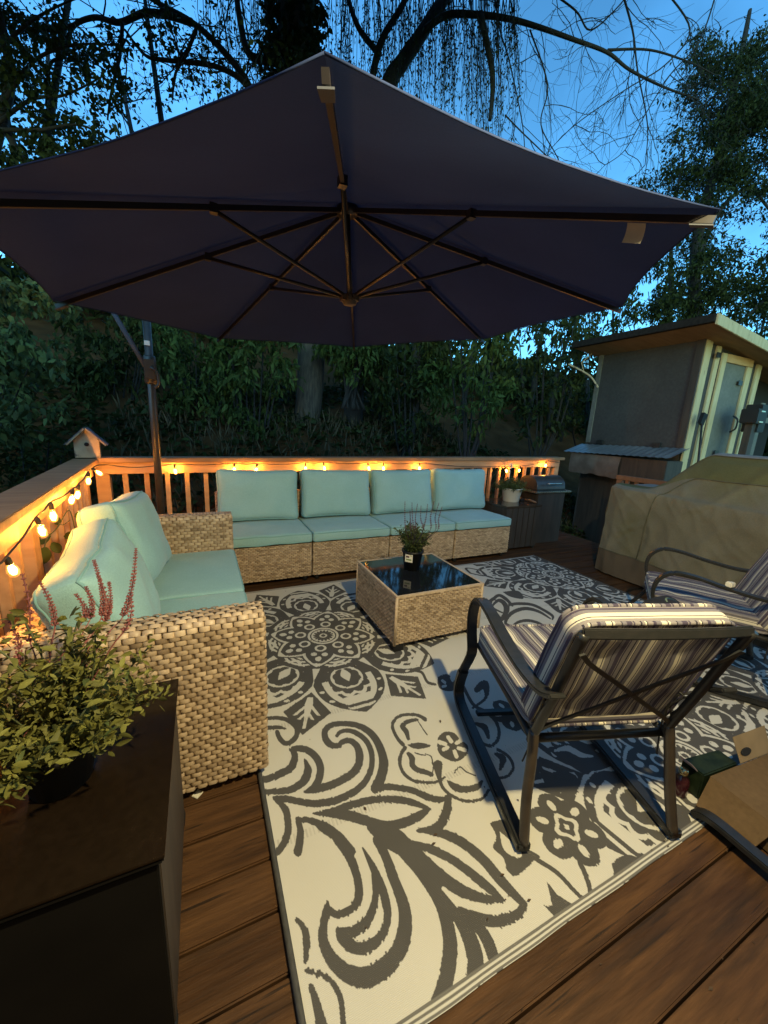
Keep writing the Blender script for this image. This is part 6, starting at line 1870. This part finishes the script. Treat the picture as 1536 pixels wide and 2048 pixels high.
# leafy tree at the upper left
D3 = 5.6
t3 = thing('leafy_tree', 'broad leaved tree filling the upper left corner above the parasol', 'tree', at(-60, 930, D3), group=None)
q = MB(); tree_tubes(q, [at(-120, 940, D3), at(-90, 700, D3), at(-60, 500, D3), at(0, 250, D3), at(20, 150, D3), at(-10, 0, D3), at(-60, -120, D3)], 0.10, 0.04, 8)
tree_tubes(q, [at(0, 240, D3), at(22, 280, D3), at(48, 325, D3)], 0.05, 0.05); q.build('trunk', M['twig'], t3)
q = MB(); lim = []
for pts in ([(-20, 260), (60, 200), (130, 190), (210, 150)], [(10, 200), (70, 120), (150, 90), (230, 90)], [(0, 260), (80, 260), (160, 250), (240, 290)], [(-20, 120), (40, 60), (100, 20), (170, -10)]):
    lim.append(tree_tubes(q, [at(x, y, D3 - 0.1) for (x, y) in pts], 0.03, 0.008))
q.build('limb', M['twig'], t3)
cs, rs = [], []
for k in range(120):
    x = rng.random() ** 1.25 * 290 - 40; yy = 20 + rng.random() * 310
    if x > 170 and yy < 60: continue
    cs.append(at(x, yy, D3 - 0.5 + 1.2 * rng.random())); rs.append(0.10 + 0.14 * rng.random())
lf = leaves('foliage', cloud(cs, rs, 330), 0.070, M['leafdark'], t3, droop=0.5, aspect=0.62, six=True); lf['kind'] = 'stuff'

# tall fine-leaved tree at the right
D4 = 9.5
t4 = thing('tall_tree', 'tall feathery tree standing against the sky at the right edge', 'tree', at(1400, 900, D4))
q = MB(); tree_tubes(q, [at(1375, 930, D4), at(1385, 700, D4), at(1395, 480, D4), at(1440, 300, D4), at(1480, 120, D4), at(1500, 20, D4)], 0.18, 0.04, 8)
tree_tubes(q, [at(1395, 520, D4), at(1440, 420, D4), at(1500, 380, D4), at(1560, 450, D4)], 0.07, 0.02); tree_tubes(q, [at(1330, 930, D4), at(1340, 640, D4), at(1345, 450, D4), at(1370, 300, D4)], 0.07, 0.02)
q.build('trunk', M['twig'], t4)
q = MB(); tw = []
for k in range(64):
    t = rng.random(); p = at(1395 + 80 * t + rng.normal(0, 20), 520 - 400 * t, D4)
    grow(q, p, (rng.normal(0, 1), rng.normal(0, .6), rng.normal(0.1, .6)), 0.9, 0.013, 2, tw, sag=0.02)
q.build('twigs', M['twig'], t4)
cs, rs = [], []
for k in range(520):
    yy = 70 + 560 * rng.random(); lo_ = 1300 + 0.35 * max(0, 330 - yy) - 30 * math.sin(yy * 0.02)
    if yy < 150: lo_ = 1395
    x = lo_ + (1600 - lo_) * rng.random()
    dens = 1.0 if (1420 < x and 180 < yy < 440) or yy > 560 else 0.55
    if 380 < yy < 560 and x > 1430: dens = 0.28
    if rng.random() > dens: continue
    for _ in range(2 if dens == 1.0 and rng.random() < 0.4 else 1):
        cs.append(at(x + rng.normal(0, 12), yy + rng.normal(0, 12), D4 - 0.9 + 1.9 * rng.random())); rs.append(0.18 + 0.26 * rng.random())
lf = leaves('foliage', cloud(cs, rs, 190), 0.085, M['leafdark'], t4, droop=0.6, aspect=0.45); lf['kind'] = 'stuff'
P = np.array(tw)[rng.integers(0, len(tw), 2500)] + rng.normal(0, 0.07, (2500, 3))
lf = leaves('foliage', P, 0.09, M['leafdark'], t4, droop=0.4, aspect=0.5); lf['kind'] = 'stuff'
tb = thing('bare_sapling', 'thin leaning sapling behind the shed roof', 'tree', at(1420, 700, 9.0))
q = MB(); tree_tubes(q, [at(1400, 720, 9.0), at(1470, 655, 9.0), at(1540, 590, 9.0)], 0.05, 0.03); q.build('trunk', M['twig'], tb)

# unseen tree crowns added overhead to keep sky light off the bank
def above(n, xr, yr, zr):
    out_ = []
    while len(out_) < n:
        p = np.array([xr[0] + (xr[1] - xr[0]) * rng.random(), yr[0] + (yr[1] - yr[0]) * rng.random(), zr[0] + (zr[1] - zr[0]) * rng.random()])
        q_ = RC @ (p - CAM); 
        if q_[2] < 0.3 or 1024 + FPX * q_[1] / q_[2] < -330: out_.append(p)
    return out_


for (tt, xr, yr) in ((t1, (-2.5, 3.5), (4.2, 9.5)), (t2, (1.5, 8.0), (4.2, 10.0)), (t3, (-7.5, -1.5), (1.5, 9.0))):
    cs = above(150, xr, yr, (6.0, 10.0))
    lf = leaves('crown', cloud(cs, [0.75] * len(cs), 22, 0.7, 0.2), 0.24, M['leafdark'], tt, droop=0.3, aspect=0.6); lf['kind'] = 'stuff'

# shrubs of the hedge on the bank
shr = [(150, 640, 300, 900, 5.6, 'leafdark', 'dim drooping shrub behind the corner with the birdhouse'),
       (330, 640, 470, 905, 5.7, 'leafgreen', 'green shrub of the bank just right of the parasol pole'),
       (440, 650, 572, 905, 5.5, 'leafgreen', 'brightest green shrub of the bank, left of the bare trunk'),
       (655, 650, 750, 780, 6.0, 'leafgreen', 'short green spray of shrub right of the bare trunk top'),
       (745, 660, 880, 905, 6.2, 'leafdark', 'thin dark shrub of the bank above the middle back cushions'),
       (860, 660, 1010, 908, 6.0, 'leafgreen', 'hanging green shrub of the bank above the right back cushions'),
       (990, 640, 1160, 900, 6.6, 'leafdark', 'dark shrub of the bank left of the shed'),
       (1090, 600, 1260, 900, 8.2, 'leafdark', 'tall dark shrub behind the left end of the shed'),
       (1240, 540, 1420, 760, 9.0, 'leafdark', 'dark bushy growth rising behind the shed roof'),
       (1400, 520, 1580, 760, 9.6, 'leafdark', 'dark bushy growth behind the right part of the shed roof')]
for (xa, ya, xb, yb, dp_, mt, lb) in shr:
    xm = (xa + xb) / 2
    rt_ = at(xm, yb + 25, dp_)
    s_ = thing('hedge_shrub', lb, 'shrub', rt_, group='shrubs on the bank behind the deck')
    q = MB(); cs, rs = [], []
    for k in range(9):
        x = xa + (xb - xa) * rng.random(); tree_tubes(q, [rt_ + Vector((rng.normal(0, .1), 0, -0.1)), at((x + xm) / 2, yb - 40, dp_), at(x, ya + (yb - ya) * 0.4 * rng.random(), dp_)], 0.022, 0.008, 5)
    q.build('stem', M['twig'], s_)
    for k in range(105):
        x = xa - 15 + (xb - xa + 30) * rng.random(); u = rng.random()
        edge = 4 * ((x - xa) / (xb - xa)) * (1 - (x - xa) / (xb - xa))
        y = ya - 25 + (yb - ya) * u * (0.55 + 0.45 * max(0, edge)); cs.append(at(x, y, dp_ - 0.5 + 1.0 * rng.random())); rs.append(0.11 + 0.13 * rng.random())
    lf = leaves('foliage', cloud(cs, rs, 130, 0.7, 0.5), 0.105, M[mt], s_, droop=0.75, aspect=0.40, six=True); lf['kind'] = 'stuff'

# grassy tufts along the bank, dry stalks
P, V_ = [], []
for k in range(2600):
    x = -1.0 + rng.random() * 7; y = 4.3 + rng.random() * 2.2; P.append((x, y, ground_h(x, y)))
V, Fc, T = leaf_mesh_arrays(np.array(P), 0.22, dirs=np.tile((0.0, -0.15, 1.0), (len(P), 1)), aspect=0.06)
props(link('dry_grass', tri_mesh('dry_grass', V, Fc, T, mat('dry_grass', (0.07, 0.05, 0.025), (0.10, 0.075, 0.035), scale=8, rough=0.8))), kind='stuff')

# creeping growth over the bank
P = []
for k in range(22000):
    x = -3.5 + rng.random() * 11; y = 4.15 + rng.random() ** 1.2 * 4.0
    if x < 2.5 and noise.noise(Vector((x * 0.8, y * 0.8, 7))) < -0.12: continue
    P.append((x, y, ground_h(x, y) + 0.16 * rng.random() ** 2))
V, Fc, T = leaf_mesh_arrays(np.array(P), 0.10, droop=0.1, aspect=0.6)
props(link('ground_cover', tri_mesh('ground_cover', V, Fc, T, M['leafdark'])), kind='stuff')

# bush and vine leaning in over the left railing
D5 = 2.9
vb = thing('vine_bush', 'broad leaved bush reaching over the left railing, lit orange by the bulbs', 'bush', onz(20, 1200, 0.0) + Vector((-1.0, 0.6, -0.2)))
cs, rs = [], []
for k in range(90):
    x, y = -60 + 175 * rng.random() ** 1.3, 540 + 370 * rng.random()
    if y > 830 and x > 60: continue
    cs.append(at(x, y, D5 + 0.9 * rng.random())); rs.append(0.07 + 0.09 * rng.random())
q = MB()
for k in range(12):
    tree_tubes(q, [Vector(vb.location) + Vector((rng.normal(0, .1), rng.normal(0, .2), 0)), at(-60 + 40 * rng.random(), 900, D5 + 0.5), cs[rng.integers(0, len(cs))]], 0.012, 0.004, 5)
q.build('stem', M['twig'], vb)
lf = leaves('foliage', cloud(cs, rs, 520, 0.8, 0.3), 0.062, M['leafolive'], vb, droop=0.7, aspect=0.6, six=True); lf['kind'] = 'stuff'
b2 = thing('rough_bush', 'low dim bush outside the left railing below the birdhouse', 'bush', at(60, 1000, 3.6))
cs = [at(-40 + 190 * rng.random(), 860 + 130 * rng.random(), 3.4 + 0.9 * rng.random()) for _ in range(60)]
lf = leaves('foliage', cloud(cs, [0.14] * 60, 150, 0.8, 0.3), 0.06, M['leafdark'], b2, droop=0.4, aspect=0.5, six=True); lf['kind'] = 'stuff'
q = MB()
for k in range(8): q.tube([Vector(b2.location) + Vector((0, 0, -0.5)), cs[rng.integers(0, 60)]], 0.008, n=4)
q.build('stem', M['twig'], b2)
# climbing shoot with broad leaves between the left railing and the loveseat
vs = thing('climbing_vine', 'pale green climbing shoot with broad leaves between left railing and loveseat', 'vine', onz(150, 1040, 0.5))
q = MB(); path = [at(150, 1060, 2.15), at(138, 1020, 2.1), at(115, 1055, 1.95), at(95, 1075, 1.85), at(88, 1100, 1.8)]
q.tube(catmull(path, 5), 0.003, n=5)
q.tube(catmull([at(140, 1040, 2.1), at(125, 1050, 2.0), at(112, 1042, 1.95)], 4), 0.002, n=5); q.build('stem', M['stem'], vs)
for (px, py, dpp, sz, az) in ((100, 1070, 1.88, 0.075, 3.6), (128, 1075, 1.95, 0.06, 0.3), (92, 1095, 1.8, 0.085, 4.4), (112, 1050, 1.97, 0.04, 1.2), (150, 1035, 2.1, 0.05, 0.6), (165, 1045, 2.2, 0.045, 5.6), (105, 1085, 1.85, 0.06, 5.2)):
    q = MB(); pL = at(px, py, dpp); dv = Vector((math.cos(az), 0.3 * math.sin(az), math.sin(az))).normalized(); sv = dv.cross(Vector((0.2, -1, 0.3))).normalized(); rows = []
    for i in range(6):
        t = i / 5; w_ = sz * 0.36 * math.sin(math.pi * (0.05 + 0.93 * t)) ** 0.7
        rows.append([pL + dv * sz * t - sv * w_, pL + dv * sz * t + Vector((0, 0.006, 0)), pL + dv * sz * t + sv * w_])
    q.grid(rows); q.build('leaf', M['leafgreen'], vs)
# pale dead branch sticking out left of the shed
dbn = thing('dead_branch', 'pale forked dead branch sticking up left of the shed', 'branch', at(1190, 765, 6.0))
q = MB(); q.tube(catmull([at(1196, 775, 6.0), at(1183, 755, 6.0), at(1166, 743, 6.0), at(1137, 728, 6.0)], 4), [0.014] * 13, n=5); q.tube([at(1168, 744, 6.0), at(1163, 726, 6.0), at(1184, 707, 6.0)], 0.008, n=5); q.build('branch', M['birdwood'], dbn)

# far woods closing the view
P = []
for k in range(34000):
    a = rng.random(); x = -14 + a * 40; y = 10.5 + rng.random() * 5 - max(0, x - 6) * 0.30
    top = 2.6 + 1.2 * noise.noise(Vector((x * 0.35, 1, 0))) + 0.7 * noise.noise(Vector((x * 1.4, 4, 0))) + 0.05 * max(0, 4 - x)
    zb = ground_h(x, y); P.append((x, y, zb + (top + 1.2 - min(zb, 3)) * rng.random() ** 0.8))
for k in range(12000):
    x = 8 + rng.random() * 16; y = 2.2 + rng.random() * 4
    if x < 11.5: x += 3.5
    top = 3.0 + 0.9 * noise.noise(Vector((y * 0.6, 3, x * .3))); P.append((x, y, -0.3 + top * rng.random() ** 0.9))
V, Fc, T = leaf_mesh_arrays(np.array(P), 0.26, droop=0.6, aspect=0.5)
props(link('far_woods', tri_mesh('far_woods', V, Fc, T, M['leafdark'])), kind='stuff')
q = MB()
for k in range(34):
    x = -9 + rng.random() * 28; y = 9.5 + rng.random() * 4 - max(0, x - 6) * 0.35; z0 = ground_h(x, y) - 0.2; h = 3.5 + 3 * rng.random()
    q.tube([(x, y, z0), (x + rng.normal(0, .15), y, z0 + h * .5), (x + rng.normal(0, .4), y, z0 + h)], [0.09, 0.07, 0.03], n=6)
props(q.build('woods_trunks', M['twig']), kind='stuff')
